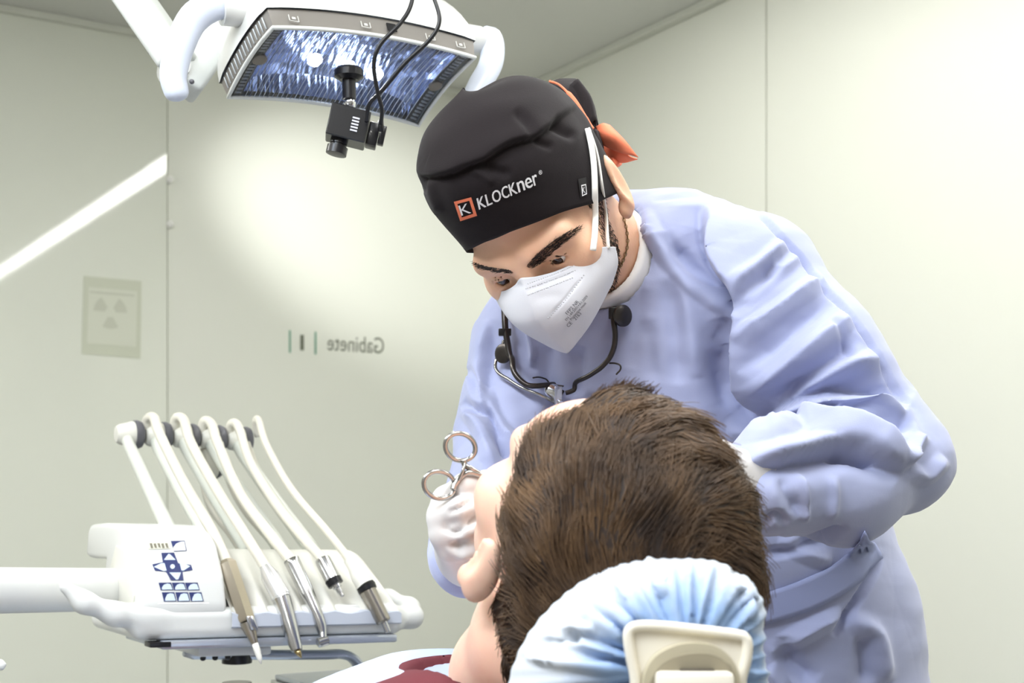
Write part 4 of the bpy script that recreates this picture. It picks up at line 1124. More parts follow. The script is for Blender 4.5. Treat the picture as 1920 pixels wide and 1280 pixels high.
# ---- gown
EL = P(1686, 862, 1.36); WL = P(1440, 908, 1.265)
ER = P(890, 1030, 1.42); WR = P(872, 1050, 1.25)
body_dir = nrm(np.array([0.85, -0.42, 0.22])); bfr = nrm(np.array([-0.42, -0.85, -0.30]) - body_dir * (np.array([-0.42, -0.85, -0.30]) @ body_dir)); bup = np.cross(body_dir, -bfr); bup = bup if bup[2] > 0 else -bup
BM = np.c_[body_dir, bfr, bup]
def gown_sdf(p):
    d = ell(p, P(1215, 690, 1.56), (0.175, 0.12, 0.205), BM)
    sh = chain(p, [RS, P(1130, 570, 1.54), P(1270, 500, 1.50), LS], [0.068, 0.070, 0.066, 0.074], 0.03)
    d = smin(d, sh, 0.05)
    tr = chain(p, [P(1280, 760, 1.60), P(1420, 1000, 1.66), P(1480, 1180, 1.70), P(1500, 1400, 1.72)], [0.15, 0.142, 0.150, 0.165], 0.05)
    d = smin(d, tr, 0.06)
    sk = cone(p, P(1500, 1400, 1.72), np.array([0.40, 1.74, 0.33]), 0.165, 0.21)
    d = smin(d, sk, 0.04)
    arm = chain(p, [LS, P(1532, 692, 1.41), EL], [0.074, 0.068, 0.051], 0.03)
    fo_ = chain(p, [EL, P(1575, 905, 1.31), WL], [0.050, 0.053, 0.050], 0.03)
    arm = smin(arm, fo_, 0.018)
    d = smin(d, arm, 0.016)
    ra = chain(p, [RS, P(966, 810, 1.53), ER], [0.068, 0.060, 0.047], 0.03)
    ra = smin(ra, chain(p, [ER, WR], [0.045, 0.037], 0.02), 0.02)
    d = smin(d, ra, 0.02)
    # neck opening and open hem
    d = smax(d, -cone(p, NB + np.array([0.0, 0.0, -0.02]), H(0, -0.02, -0.05), 0.060, 0.062), 0.004)
    d = smax(d, 0.335 - p[:, 2], 0.01)
    return d
gg = sdf_geo(gown_sdf, (-0.18, 1.10, 0.30), (0.72, 2.0, 1.46), 0.0050)
gg = subdiv(gg, 1)
gv, gf = gg
Ng = vnormals(gv, gf)
def crumple(p, scale, seed, n=9):
    """flat facets meeting in soft creases, like stiff non-woven cloth"""
    rs = np.random.RandomState(seed); q = p + 0.02 * np.stack([noise3(p, 9, seed + k) for k in range(3)], -1)
    h = np.zeros(len(p))
    for i in range(n):
        dr = nrm(rs.randn(3)); t = (q @ dr) * scale * (0.6 + 0.8 * rs.rand()) + rs.rand()
        h += np.abs((t % 1.0) - 0.5) * 2 - 0.5
    return h / n ** 0.5
lowz = np.clip((gv[:, 2] - 0.3) / 0.3, 0, 1)
gv = gv + Ng * ((0.0040 * crumple(gv, 6.5, 11, 3) + 0.0028 * crumple(gv, 12, 5, 3) + 0.0010 * crumple(gv, 28, 8, 3)))[:, None]
FOLDS = [
    # chest / shoulder of his left side
    ('R', [(1198, 399), (1232, 452), (1274, 500), (1347, 573), (1374, 606)], 13, 0.008), ('v', [(1240, 440), (1290, 500), (1345, 552), (1374, 592)], 15, 0.009),
    ('S', [(1316, 385), (1317, 430), (1320, 475), (1341, 520), (1367, 556), (1377, 610), (1383, 690), (1398, 755), (1428, 800)], 26, 0.020),
    ('V', [(1316, 385), (1317, 430), (1321, 475), (1342, 520), (1368, 556), (1378, 610), (1384, 690), (1399, 755), (1428, 800)], 9, 0.012),
    ('R', [(1470, 453), (1425, 497), (1381, 542)], 9, 0.007), ('v', [(1455, 500), (1415, 545), (1388, 590)], 14, 0.006),
    ('V', [(1222, 376), (1319, 362), (1383, 374), (1431, 407), (1468, 447), (1500, 480), (1538, 531), (1597, 593), (1655, 678), (1707, 751), (1732, 806)], 4.5, 0.0042),
    ('R', [(1500, 478), (1440, 530), (1388, 580)], 8, 0.004), ('R', [(1545, 520), (1470, 575), (1400, 640)], 11, 0.007), ('v', [(1560, 560), (1480, 620), (1410, 690)], 16, 0.007),
    ('R', [(1600, 590), (1510, 660), (1420, 740)], 12, 0.007), ('v', [(1610, 630), (1540, 690), (1440, 750)], 17, 0.008), ('R', [(1655, 672), (1580, 690), (1500, 735), (1440, 775)], 12, 0.009),
    ('v', [(1560, 600), (1590, 640), (1600, 670)], 8, 0.004),
    # crook of the elbow
    ('s', [(1425, 792), (1465, 768), (1510, 752), (1575, 742), (1650, 745), (1700, 768)], 20, 0.020), ('V', [(1440, 800), (1480, 782), (1520, 768), (1580, 758)], 11, 0.014),
    ('R', [(1365, 812), (1420, 806), (1479, 802), (1501, 783), (1518, 800), (1619, 818), (1685, 861), (1700, 884)], 12, 0.010),
    ('s', [(1405, 872), (1450, 864), (1501, 854), (1582, 839), (1640, 858), (1690, 884)], 15, -0.014), ('V', [(1560, 848), (1600, 852), (1650, 872)], 7, 0.006),
    ('R', [(1685, 872), (1710, 845), (1733, 815)], 8, 0.007), ('R', [(1700, 880), (1735, 892), (1772, 858)], 10, 0.005), ('v', [(1620, 800), (1660, 790), (1715, 800)], 12, 0.006),
    ('r', [(1500, 880), (1508, 930), (1510, 980)], 6, 0.004), ('r', [(1560, 890), (1565, 930), (1560, 975)], 9, 0.003), ('v', [(1470, 890), (1480, 930), (1505, 965)], 14, 0.004), ('V', [(1425, 985), (1455, 965), (1475, 985)], 8, 0.004),
    # chest front
    ('v', [(1250, 520), (1264, 600), (1272, 720)], 16, 0.0032), ('r', [(1278, 500), (1294, 600), (1306, 710)], 17, 0.0030), ('v', [(1212, 600), (1218, 660), (1224, 720)], 16, 0.0020), ('v', [(1204, 540), (1192, 620), (1180, 690)], 16, 0.0025), ('v', [(1338, 600), (1352, 700), (1372, 770)], 14, 0.0040),
    ('r', [(993, 610), (1000, 650), (996, 690)], 7, 0.005), ('v', [(1030, 640), (1025, 700), (1040, 745)], 14, 0.004), ('v', [(1080, 650), (1085, 710), (1070, 750)], 16, 0.004), ('r', [(960, 690), (1000, 730), (1030, 765)], 14, 0.004),
    # his right sleeve
    ('V', [(870, 752), (890, 770), (914, 780), (930, 810), (945, 842), (965, 860)], 9, 0.010), ('R', [(905, 720), (922, 775), (950, 815), (975, 838)], 10, 0.008), ('s', [(918, 600), (912, 660), (906, 720), (922, 790), (960, 845)], 14, 0.008),
    ('V', [(885, 690), (900, 740), (925, 790)], 7, 0.006), ('R', [(872, 765), (900, 800), (915, 850), (930, 880)], 10, 0.007), ('V', [(818, 1030), (850, 1012), (880, 1030)], 8, 0.006), ('R', [(820, 1020), (850, 1050), (870, 1090)], 8, 0.005),
    # lower gown
    ('V', [(1430, 1040), (1480, 1030), (1540, 1010), (1590, 990)], 10, 0.007), ('R', [(1460, 1010), (1520, 1040), (1560, 1050)], 11, 0.005), ('V', [(1650, 1040), (1630, 1090), (1590, 1150), (1560, 1190)], 7, 0.008), ('R', [(1440, 1225), (1520, 1180), (1580, 1150)], 12, 0.007),
    ('r', [(1590, 1160), (1640, 1190), (1660, 1280)], 16, 0.007), ('v', [(1470, 1190), (1480, 1240), (1530, 1280)], 18, 0.008), ('v', [(1620, 1190), (1625, 1280)], 14, 0.006), ('R', [(1440, 1250), (1470, 1290)], 10, 0.006),
]
gown_g = crease((gv, gf), FOLDS)
gown = obj('gown', gown_g, m_gown, person)
bv_gown = bvh_of(gown_g)
# belt wound round the waist
ub = catmull([(1425, 1112), (1500, 1085), (1560, 1055), (1600, 1022), (1618, 990)], 8); lb = catmull([(1425, 1170), (1500, 1148), (1560, 1122), (1615, 1085), (1650, 1045)], 8)
uvb = np.array([ub * (1 - t_) + lb * t_ for t_ in np.linspace(0, 1, 7)])
gb = drape(uvb.reshape(-1, 2), bv_gown, 0.005).reshape(7, -1, 3)
for a in range(3):
    for r in range(7): gb[r, 1:-1, a] = np.convolve(gb[r, :, a], np.ones(3) / 3, 'valid')
obj('belt', thicken(grid_geo(gb), 0.0015), mat('belt_cloth', (152, 161, 200), rough=0.75, var=0.05, bump=0.06, bscale=700), gown)
# white shirt collar: a band that follows the neck opening
def collar_sdf(p):
    c = cone(p, NB + np.array([0.0, 0.0, -0.02]), H(0, -0.02, -0.05), 0.0555, 0.0575)
    sh = chain(p, [RS, P(1130, 570, 1.54), P(1270, 500, 1.50), LS], [0.068, 0.070, 0.066, 0.074], 0.03)
    g = smin(ell(p, P(1215, 690, 1.56), (0.175, 0.12, 0.205), BM), sh, 0.05) - 0.005
    return smax(smax(g, np.abs(c) - 0.0036, 0.003), -(g + 0.03), 0.004)
obj('shirt_collar', sdf_geo(collar_sdf, (0.0, 1.30, 1.15), (0.30, 1.68, 1.50), 0.0026), m_tee, person)
# trousers and shoes below the gown
m_trou = mat('navy_trousers', (70, 80, 120), rough=0.8, var=0.05); m_shoe = mat('white_clog', (232, 232, 230), rough=0.5, var=0.03)
for sx in (-1, 1):
    bx_, by_ = 0.40 + 0.10 * sx, 1.76 - 0.02 * sx
    lg = obj('trouser_leg', tube(np.array([[bx_, by_, 0.60], [bx_, by_, 0.35], [bx_, by_ + 0.01, 0.06]]), [0.085, 0.075, 0.06], 20), m_trou, person)
    obj('shoe', sdf_geo(lambda p: smax(smin(ell(p, (bx_, by_ - 0.02, 0.04), (0.045, 0.06, 0.05)), ell(p, (bx_ - 0.01, by_ - 0.11, 0.03), (0.048, 0.09, 0.042)), 0.03), 0.002 - p[:, 2], 0.004), (bx_ - .1, by_ - .25, -.02), (bx_ + .1, by_ + .12, .12), 0.008), m_shoe, person)

# ---- gloved hands
def hand_sdf(palm, fingers, thumb, wrist, wr, fr):
    def fn(p):
        d = None
        for a, b, ra, rb in palm:
            c = cone(p, a, b, ra, rb); d = c if d is None else smin(d, c, 0.012)
        d = smin(d, cone(p, wrist[0], wrist[1], wr[0], wr[1]), 0.02)
        for f, k in zip(fingers, fr):
            r = np.linspace(k, k * 0.82, len(f)); d = smin(d, chain(p, f, r, 0.004), 0.0045)
        return smin(d, chain(p, thumb, [0.0125, 0.0112, 0.0098, 0.009][:len(thumb)], 0.004), 0.006)
    return fn
K = [P(836, 936, 1.170), P(826, 968, 1.165), P(831, 1002, 1.165), P(848, 1030, 1.172)]
FG = [[K[0], P(872, 909, 1.158), P(912, 903, 1.165), P(940, 918, 1.178)], [K[1], P(866, 954, 1.148), P(912, 942, 1.158), P(940, 952, 1.172)],
      [K[2], P(876, 994, 1.150), P(914, 982, 1.160), P(938, 990, 1.172)], [K[3], P(886, 1028, 1.157), P(914, 1018, 1.165), P(934, 1022, 1.175)]]
wr0 = P(878, 1030, 1.215)
palm = [(k, wr0 + (k - K[1]) * 0.35, 0.0115, 0.020) for k in K]
gr = sdf_geo(hand_sdf(palm, FG, [P(858, 985, 1.205), P(866, 935, 1.205), P(896, 905, 1.195), P(925, 900, 1.185)], (wr0, P(876, 1048, 1.26)), (0.026, 0.028), [0.0108, 0.011, 0.0105, 0.0095]), (-0.14, 1.08, 0.98), (0.03, 1.34, 1.16), 0.0022)
gr = crease(gr, [('V', [(838, 962), (870, 945), (905, 922)], 5, 0.0028), ('V', [(842, 1000), (872, 985), (900, 965)], 5, 0.0026), ('V', [(845, 1022), (880, 1012), (905, 1000)], 4, 0.002), ('v', [(830, 985), (848, 1000), (870, 1000)], 6, 0.0015), ('r', [(835, 1025), (860, 1040), (880, 1046)], 6, 0.0015)])
obj('glove', gr, m_glove, person)
K2 = [P(1352, 862, 1.205), P(1346, 884, 1.20), P(1346, 908, 1.20), P(1352, 930, 1.205)]
FG2 = [[k, k + np.array([-0.035, -0.004, 0.004]), k + np.array([-0.06, -0.0, -0.002]), k + np.array([-0.075, 0.008, -0.01])] for k in K2]
wl0 = P(1398, 900, 1.255)
gl_ = sdf_geo(hand_sdf([(k, wl0 + (k - K2[1]) * 0.35, 0.0115, 0.020) for k in K2], FG2, [P(1378, 880, 1.23), P(1355, 850, 1.225), P(1330, 835, 1.22)], (wl0, P(1470, 905, 1.27)), (0.026, 0.028), [0.0105] * 4), (0.06, 1.10, 1.0), (0.30, 1.36, 1.24), 0.0028)
obj('glove', gl_, m_glove, person)

# ---- necklace chain at the neck
ch = catmull([(1166, 408), (1172, 432), (1174, 458), (1168, 482), (1160, 500)], 8)
cp = drape(ch, bv_head, 0.002)
nl = obj('necklace', tube(cp, 0.0006, 6), mat('gold_chain', (150, 128, 92), rough=0.3, metal=1.0, var=0.1), person)
for k in range(0, len(cp) - 1, 2):
    d_ = nrm(cp[k + 1] - cp[k]); s_ = nrm(np.cross(d_, [0, 1, 0])) if k % 4 else nrm(np.cross(d_, [1, 0.3, 0]))
    an = np.linspace(0, 2 * np.pi, 10, endpoint=False)
    obj('chain_link', tube(cp[k] + 0.0024 * np.cos(an)[:, None] * d_ + 0.0014 * np.sin(an)[:, None] * s_, 0.0004, 5, closed=True), MATS['gold_chain'], nl)

# ================================================================== loupes hanging on his chest
lp = thing('dental_loupes', 'dark wire dental loupes hanging on the chest of the blue gown', 'loupes', P(1050, 770, 1.36))
m_gun = mat('gunmetal_tube', (72, 68, 66), rough=0.3, metal=0.8, var=0.1)
m_wire = mat('silver_wire', (176, 174, 170), rough=0.25, metal=1.0, var=0.05)
def gpt(u, v, off): return drape([(u, v)], bv_gown, off)[0]
def on_gown(pts, off, n=8, dmin=None):
    c = drape(catmull(pts, n), bv_gown, off)
    for _ in range(3):
        c2 = c.copy(); c2[1:-1] = (c[:-2] + c[1:-1] + c[2:]) / 3; c = c2
    return c
c1 = on_gown([(1160, 500), (1156, 515), (1155, 560), (1157, 600), (1158, 640), (1150, 672), (1125, 698), (1090, 720), (1062, 738)], 0.014)
obj('temple', tube(c1, np.linspace(0.0034, 0.0026, len(c1)), 10), m_gun, lp)
c2 = on_gown([(960, 575), (961, 600), (963, 640), (966, 680), (976, 708), (998, 728), (1030, 738), (1056, 740)], 0.014)
obj('temple', tube(c2, np.linspace(0.0040, 0.0026, len(c2)), 10), m_gun, lp)
c3 = on_gown([(955, 640), (950, 660), (941, 685), (942, 708), (965, 722), (1005, 738), (1030, 755), (1044, 768)], 0.010)
obj('wire', tube(c3, 0.0019, 8), m_wire, lp)
c4 = on_gown([(1148, 680), (1160, 682), (1168, 690), (1160, 702)], 0.008)
obj('wire', tube(c4, 0.0010, 8), m_gun, lp)
c5 = on_gown([(995, 715), (1015, 712), (1045, 720), (1060, 722)], 0.006)
obj('wire', tube(c5, 0.0009, 8), m_gun, lp)
for (u, v, r, ax) in ((1170, 592, 0.0115, np.array([0.55, -0.8, -0.05])), (955, 668, 0.0108, np.array([-0.6, -0.75, 0.0]))):
    q = gpt(u, v, 0.012)
    obj('round_pad', lathe([(-0.003, r * 0.8), (-0.0015, r), (0.0015, r), (0.003, r * 0.75), (0.0032, 0.002)], q, ax, 26), m_gun, lp, sharp=40)
obj('pad_clip', xf(box((-0.004, -0.003, -0.006), (0.004, 0.003, 0.006), 0.001), np.eye(3), gpt(1155, 589, 0.014)), m_black, lp, sharp=40)
obj('pad_clip', xf(box((-0.007, -0.004, -0.004), (0.007, 0.004, 0.004), 0.001), np.eye(3), gpt(961, 626, 0.014)), m_black, lp, sharp=40)
bq = gpt(1049, 742, 0.016)
obj('bridge_clamp', sdf_geo(lambda p: smin(ell(p, bq + np.array([-0.004, 0.002, 0.002]), (0.009, 0.006, 0.008)), cone(p, bq, bq + np.array([0.004, -0.002, -0.018]), 0.005, 0.003), 0.004), bq - 0.03, bq + 0.03, 0.0015), m_chr, lp)
obj('bridge_screw', lathe([(-0.006, 0.003), (0.006, 0.003), (0.007, 0.002)], bq + np.array([0.003, -0.006, -0.010]), np.array([0.3, -0.9, -0.2]), 12), m_steel, lp, sharp=40)
obj('bridge_plate', xf(box((-0.0035, -0.001, -0.012), (0.0045, 0.0015, 0.010), 0.0005), np.eye(3), bq + np.array([0.002, -0.008, -0.004])), mat('pale_lilac_metal', (196, 200, 226), rough=0.2, metal=0.8, var=0.03), lp, sharp=40)

# ================================================================== haemostat in his right hand
hm = thing('hemostat', 'steel ring-handled hemostat held in the white gloved hand', 'hemostat', P(850, 890, 1.14))
HD_ = 1.150
def ringpts(u, v, a, b, rot, d0, dd_):
    an = np.linspace(0, 2 * np.pi, 28, endpoint=False); r = math.radians(rot)
    x_, y_ = a * np.cos(an), b * np.sin(an)
    return np.array([P(u + xx * math.cos(r) - yy * math.sin(r), v + xx * math.sin(r) + yy * math.cos(r), d0 + dd_ * math.cos(t_)) for xx, yy, t_ in zip(x_, y_, an)])
obj('finger_ring', tube(ringpts(863, 838, 29, 25, 25, HD_, 0.006), 0.0022, 10, closed=True), m_wire, hm)
obj('finger_ring', tube(ringpts(824, 909, 30, 25, 18, HD_ - 0.004, 0.006), 0.0022, 10, closed=True), m_wire, hm)
obj('shank', tube(catmull([P(870, 862, HD_), P(872, 872, HD_), P(884, 879, HD_), P(906, 891, HD_ + .004), P(938, 906, HD_ + .008)], 6), np.linspace(0.0028, 0.0022, 25), 10), m_wire, hm)
obj('shank', tube(catmull([P(850, 918, HD_ - .003), P(854, 908, HD_ - .002), P(866, 893, HD_ - .001), P(880, 886, HD_ - 0.001), P(906, 893, HD_ + .003), P(938, 908, HD_ + .006)], 6), np.linspace(0.0030, 0.0022, 31), 10), m_wire, hm)
obj('ratchet', tube(np.array([P(871, 868, HD_ - .004), P(868, 884, HD_ - .004), P(860, 900, HD_ - .005)]), 0.0026, 8, flat=(1.0, 0.6)), m_wire, hm)
# ================================================================== the patient
PC = P(1118, 1012, 1.02)
pU = nrm(np.array([-0.31, 0.53, 0.79]))              # where the face points
pV = np.array([0.34, -0.70, 0.63]); pV = nrm(pV - pU * (pV @ pU))   # top of the head
_r = math.radians(9); _R = np.array([[math.cos(_r), 0, math.sin(_r)], [0, 1, 0], [-math.sin(_r), 0, math.cos(_r)]])
pU = _R @ pU; pV = _R @ pV
pL = np.cross(pV, pU)                                # his left
PM = np.c_[pL, pU, pV]
def Q3(x, y, z): return PC + pL * x + pU * y + pV * z
def Ql(p): return (p - PC.astype(np.float32)) @ PM.astype(np.float32)
pat = thing('person', 'patient with short brown hair lying back in the dental chair, seen from behind', 'person', np.array([-0.25, 1.6, 0.42]))
m_skin2 = mat('fair_skin', (236, 200, 178), rough=0.5, sub=0.2, var=0.05, vscale=20, bump=0.08, bscale=420, col2=(230, 182, 160))
pN = np.array([0.018, 1.130, 0.958])                            # base of the neck
bd = nrm(np.array([-0.52, 0.74, -0.34]))             # down the trunk
bl = nrm(np.array([-0.82, -0.56, 0.0])); bu = np.cross(bl, bd); bu = bu if bu[2] > 0 else -bu
TM = np.c_[bl, bd, bu]
def T3(x, y, z): return pN + bl * x + bd * y + bu * (z - 0.034)
def trunk(p, o=0.0):
    d = chain(p, [T3(-0.15, 0.06, -0.03), T3(0.0, 0.03, -0.025), T3(0.15, 0.06, -0.03)], [0.062, 0.058, 0.062], 0.03)
    d = smin(d, ell(p, T3(0, 0.20, -0.025), (0.175, 0.20, 0.105), TM), 0.05)
    d = smin(d, ell(p, T3(0, 0.45, -0.04), (0.155, 0.20, 0.10), TM), 0.06)
    return d - o
def phead(p):
    q = Ql(p)
    d = ell(q, (0, -0.006, 0.028), (0.0765, 0.098, 0.088))
    d = smin(d, ell(q, (0, 0.042, -0.042), (0.063, 0.058, 0.080)), 0.03)
    d = smin(d, ell(q, (0, 0.064, -0.100), (0.034, 0.032, 0.024)), 0.03)
    ax = q.copy(); ax[:, 0] = np.abs(ax[:, 0])
    d = smin(d, ell(ax, (0.048, 0.056, -0.036), (0.024, 0.026, 0.02)), 0.02)
    d = smin(d, cone(ax, (0.048, 0.080, 0.008), (0.014, 0.096, 0.004), 0.011, 0.010), 0.016)
    d = smax(d, -ell(ax, (0.031, 0.102, -0.0125), (0.017, 0.012, 0.010)), 0.010)
    d = smin(d, ell(ax, (0.031, 0.078, -0.013), (0.0145, 0.0145, 0.0145)), 0.004)
    d = smin(d, cone(q, (0, 0.093, 0.000), (0, 0.120, -0.042), 0.0075, 0.012), 0.012)
    d = smin(d, ell(q, (0, 0.114, -0.046), (0.017, 0.013, 0.010)), 0.008)
    d = smin(d, ell(ax, (0.026, 0.051, 0.036), (0.042, 0.036, 0.033)), 0.02)
    mo = ell(q, (0, 0.098, -0.076), (0.024, 0.016, 0.012)); d = smax(d, -mo, 0.006)
    er = ell(ax, (0.0845, -0.014, -0.034), (0.0085, 0.018, 0.032), np.array([[1, .40, 0], [-.40, 1, .2], [0, -.2, 1]]))
    er = smin(er, ell(ax, (0.081, -0.002, -0.061), (0.0065, 0.009, 0.010)), 0.006)
    er = smax(er, -ell(ax, (0.0955, -0.006, -0.031), (0.0085, 0.0105, 0.0205)), 0.005)
    d = smin(d, er, 0.006)
    nk = chain(p, [Q3(0, -0.03, -0.03), Q3(0, -0.034, -0.09), pN + bd * 0.03], [0.060, 0.055, 0.056], 0.03)
    d = smin(d, nk, 0.025)
    d = smin(d, ell(p, T3(0, 0.14, -0.05), (0.11, 0.10, 0.055), TM), 0.03)
    return d
phg = sdf_geo(phead, (-0.30, 0.84, 0.78), (0.30, 1.36, 1.22), 0.0030)
obj('body', phg, m_skin2, pat)
# shirt and bib
m_shirt = mat('maroon_tshirt', (104, 44, 52), rough=0.85, var=0.1, vscale=20, bump=0.1, bscale=600)
m_bib = mat('pale_blue_bib', (188, 202, 226), rough=0.7, var=0.03, vscale=12, bump=0.05, bscale=300)
def shirt_sdf(p):
    d = trunk(p, 0.006)
    return smax(d, -cone(p, Q3(0, -0.03, -0.08), pN + bd * 0.05 + bu * 0.03, 0.055, 0.078), 0.006)
sgm = sdf_geo(shirt_sdf, (-0.75, 0.85, 0.45), (0.40, 1.95, 1.15), 0.009)
obj('shirt', sgm, m_shirt, pat)
# arms lying at the sides
for sx in (-1, 1):
    ap = [T3(sx * 0.17, 0.08, -0.06), T3(sx * 0.20, 0.22, -0.10), T3(sx * 0.19, 0.36, -0.10)]
    obj('sleeve', tube(catmull(ap[:2] + [ap[1] + bd * 0.02], 5), np.linspace(0.058, 0.050, 11), 18), m_shirt, pat)
ng = 40
Gb = np.zeros((ng, ng, 3))
bvs = bvh_of(sgm)
for i, x in enumerate(np.linspace(-0.17, 0.205, ng)):
    for j, y in enumerate(np.linspace(0.0, 0.50, ng)):
        o = T3(x, y, 0.5)
        h, nn, _, _ = bvs.ray_cast(Vector(o), Vector(-bu))
        zz = 0.0 if h is None else (np.array(h[:]) - pN) @ bu
        ed_ = np.clip((y - 0.0) / 0.06, 0, 1) * (np.clip((0.17 + x) / 0.05, 0, 1) if x < 0 else np.clip((0.215 - x) / 0.05, 0, 1))
        wv = 0.034 * ed_ * ed_ * (3 - 2 * ed_) - 0.004 + 0.0025 * math.sin(x * 40 + 3 * math.sin(y * 20)) + 0.0025 * math.sin(y * 55 + x * 20)
        Gb[i, j] = T3(x, y, max(zz, -0.03) + 0.012 + wv)
for _ in range(6):
    Gb[1:-1, 1:-1] = (Gb[:-2, 1:-1] + Gb[2:, 1:-1] + Gb[1:-1, :-2] + Gb[1:-1, 2:] + 2 * Gb[1:-1, 1:-1]) / 6
bg = grid_geo(Gb)
obj('bib', thicken(bg, 0.002), m_bib, pat)

# ---- hair: an underlying mass and some thousand strands
def hz(y, x): return np.interp(y, [-0.12, -0.03, -0.018, 0.006, 0.028, 0.034, 0.050, 0.062, 0.085, 0.11], [-0.125, -0.105, -0.05, -0.018, -0.030, 0.002, 0.038, 0.062, 0.076, 0.088])
def hair_sdf(p):
    q = Ql(p)
    d = ell(q, (0, -0.012, 0.032), (0.0812, 0.102, 0.090))
    d = smin(d, ell(q, (0.0, -0.036, 0.050), (0.081, 0.080, 0.073)), 0.02)
    d = smin(d, ell(q, (0, -0.055, -0.045), (0.066, 0.052, 0.070)), 0.035)
    lim = 0.10 - 0.045 * np.clip((-0.035 - q[:, 2]) / 0.03, 0, 1)
    d = smax(d, np.abs(q[:, 0]) - lim, 0.01)
    d = d - 0.004 - 0.0035 * noise3(q, 70, 8).astype(np.float32) - 0.002 * noise3(q, 150, 9).astype(np.float32)
    return smax(d, (hz(q[:, 1], q[:, 0]) + 0.018 * np.clip((q[:, 0] - 0.02) / 0.035, 0, 1) * np.clip((q[:, 1] - 0.032) / 0.03, 0, 1) - q[:, 2]).astype(np.float32) * 0.8, 0.008)
hr = sdf_geo(hair_sdf, (-0.12, 0.82, 0.84), (0.26, 1.22, 1.24), 0.0034)
m_hair = bpy.data.materials.new('brown_hair'); m_hair.use_nodes = True
nt = m_hair.node_tree; b = nt.nodes['Principled BSDF']; b.inputs['Roughness'].default_value = 0.5; b.inputs['Specular IOR Level'].default_value = 0.35
tc = nt.nodes.new('ShaderNodeTexCoord'); n = nt.nodes.new('ShaderNodeTexNoise'); n.inputs['Scale'].default_value = 34; n.inputs['Detail'].default_value = 4
rp_ = nt.nodes.new('ShaderNodeValToRGB'); rp_.color_ramp.elements[0].position = 0.32; rp_.color_ramp.elements[1].position = 0.72
rp_.color_ramp.elements[0].color = srgb((58, 43, 33)); rp_.color_ramp.elements[1].color = srgb((112, 86, 60))
nt.links.new(tc.outputs['Object'], n.inputs['Vector']); nt.links.new(n.outputs['Fac'], rp_.inputs['Fac']); nt.links.new(rp_.outputs['Color'], b.inputs['Base Color'])
m_under = mat('dark_brown_hair_base', (48, 36, 29), rough=0.7, var=0.2, vscale=40)
hair = obj('hair', hr, m_under, pat)
hv, hf = hr
rs = np.random.RandomState(21)
fq = np.asarray(hf); cen = hv[fq].mean(1); fn_ = vnormals(hv, hf); fnn = nrm(fn_[fq].sum(1))
ql = Ql(cen.astype(np.float32)).astype(float)
whorl = np.array([0.012, -0.088, 0.085])
# keep only the outer side
NS = 30000
pick = rs.randint(0, len(cen), NS)
roots = cen[pick] + rs.randn(NS, 3) * 0.0012; nrmv = fnn[pick]; rl3 = ql[pick]
dl = nrm(rl3 - whorl)
sw = nrm(np.cross(nrm(rl3 - np.array([0, -0.01, 0.02])), dl))
low = np.clip((0.01 - rl3[:, 2]) / 0.06, 0, 1)[:, None]
flow = dl + 0.75 * sw * (1 - low) + 0.55 * np.stack([noise3(rl3, 34, 1), noise3(rl3, 34, 2), noise3(rl3, 34, 3)], -1) + 0.38 * np.stack([noise3(rl3, 120, 4), noise3(rl3, 120, 5), noise3(rl3, 120, 6)], -1) + low * np.array([0, -0.3, -1.2])
fw = flow @ PM.T
fw = nrm(fw - nrmv * (fw * nrmv).sum(-1, keepdims=True))
ln = (0.030 - 0.017 * low[:, 0]) * (0.7 + 0.6 * rs.rand(NS))
ln *= np.where((rl3[:, 1] > 0.02) & (rl3[:, 2] < 0.03), 0.45, 1) * np.where(rl3[:, 1] > 0.040, 0.45, 1)
sg3 = strands(roots - nrmv * 0.001, fw, nrmv, ln, 6, 0.00056, 0.00018, 0.10, 0, 0.07, 5, fall=5.2)
obj('hair_strands', sg3, m_hair, hair, kind='stuff')

# ================================================================== the chair and its headrest
chair = thing('dental_chair', 'dental chair with cream headrest plate under a gathered blue-white hygiene cover', 'dental chair', np.array([0.0, 1.35, 0.0]))
HDp = 0.885
out = np.array([(930, 1400), (950, 1290), (975, 1215), (1020, 1150), (1090, 1090), (1165, 1056), (1240, 1046), (1335, 1050), (1385, 1072), (1420, 1105), (1434, 1150), (1432, 1220), (1442, 1290), (1430, 1400)], float)
pole = catmull(np.vstack([out, out[:1]]), 5)[:-1]
def poly_sd(q, poly):
    d = np.full(len(q), 1e9); ins = np.zeros(len(q), bool); n = len(poly)
    for i in range(n):
        a, b_ = poly[i], poly[(i + 1) % n]; e = b_ - a; w = q - a
        t_ = np.clip((w @ e) / (e @ e), 0, 1); d = np.minimum(d, ((w - t_[:, None] * e) ** 2).sum(-1))
        c = ((a[1] > q[:, 1]) != (b_[1] > q[:, 1])) & (q[:, 0] < e[0] * (q[:, 1] - a[1]) / (e[1] if abs(e[1]) > 1e-9 else 1e-9) + a[0]); ins ^= c
    d = np.sqrt(d); return np.where(ins, -d, d)
poly_m = np.stack([(pole[:, 0] - CX) / FPX * HDp, HC + (HY - pole[:, 1]) / FPX * HDp], -1)
def cush(p):
    q = np.stack([p[:, 0] * HDp / p[:, 1], HC + (p[:, 2] - HC) * HDp / p[:, 1]], -1).astype(float)
    d2 = poly_sd(q, poly_m); R_, T_ = 0.052, 0.058
    yc = HDp + 0.02 + (q[:, 1] - 0.98) * -0.10
    w0_ = d2 + R_; w1 = np.abs(p[:, 1] - yc) - (T_ - R_)
    return (np.minimum(np.maximum(w0_, w1), 0) + np.sqrt(np.maximum(w0_, 0) ** 2 + np.maximum(w1, 0) ** 2) - R_).astype(np.float32)
cg = sdf_geo(cush, (-0.06, 0.80, 0.90), (0.21, 1.0, 1.10), 0.0045)
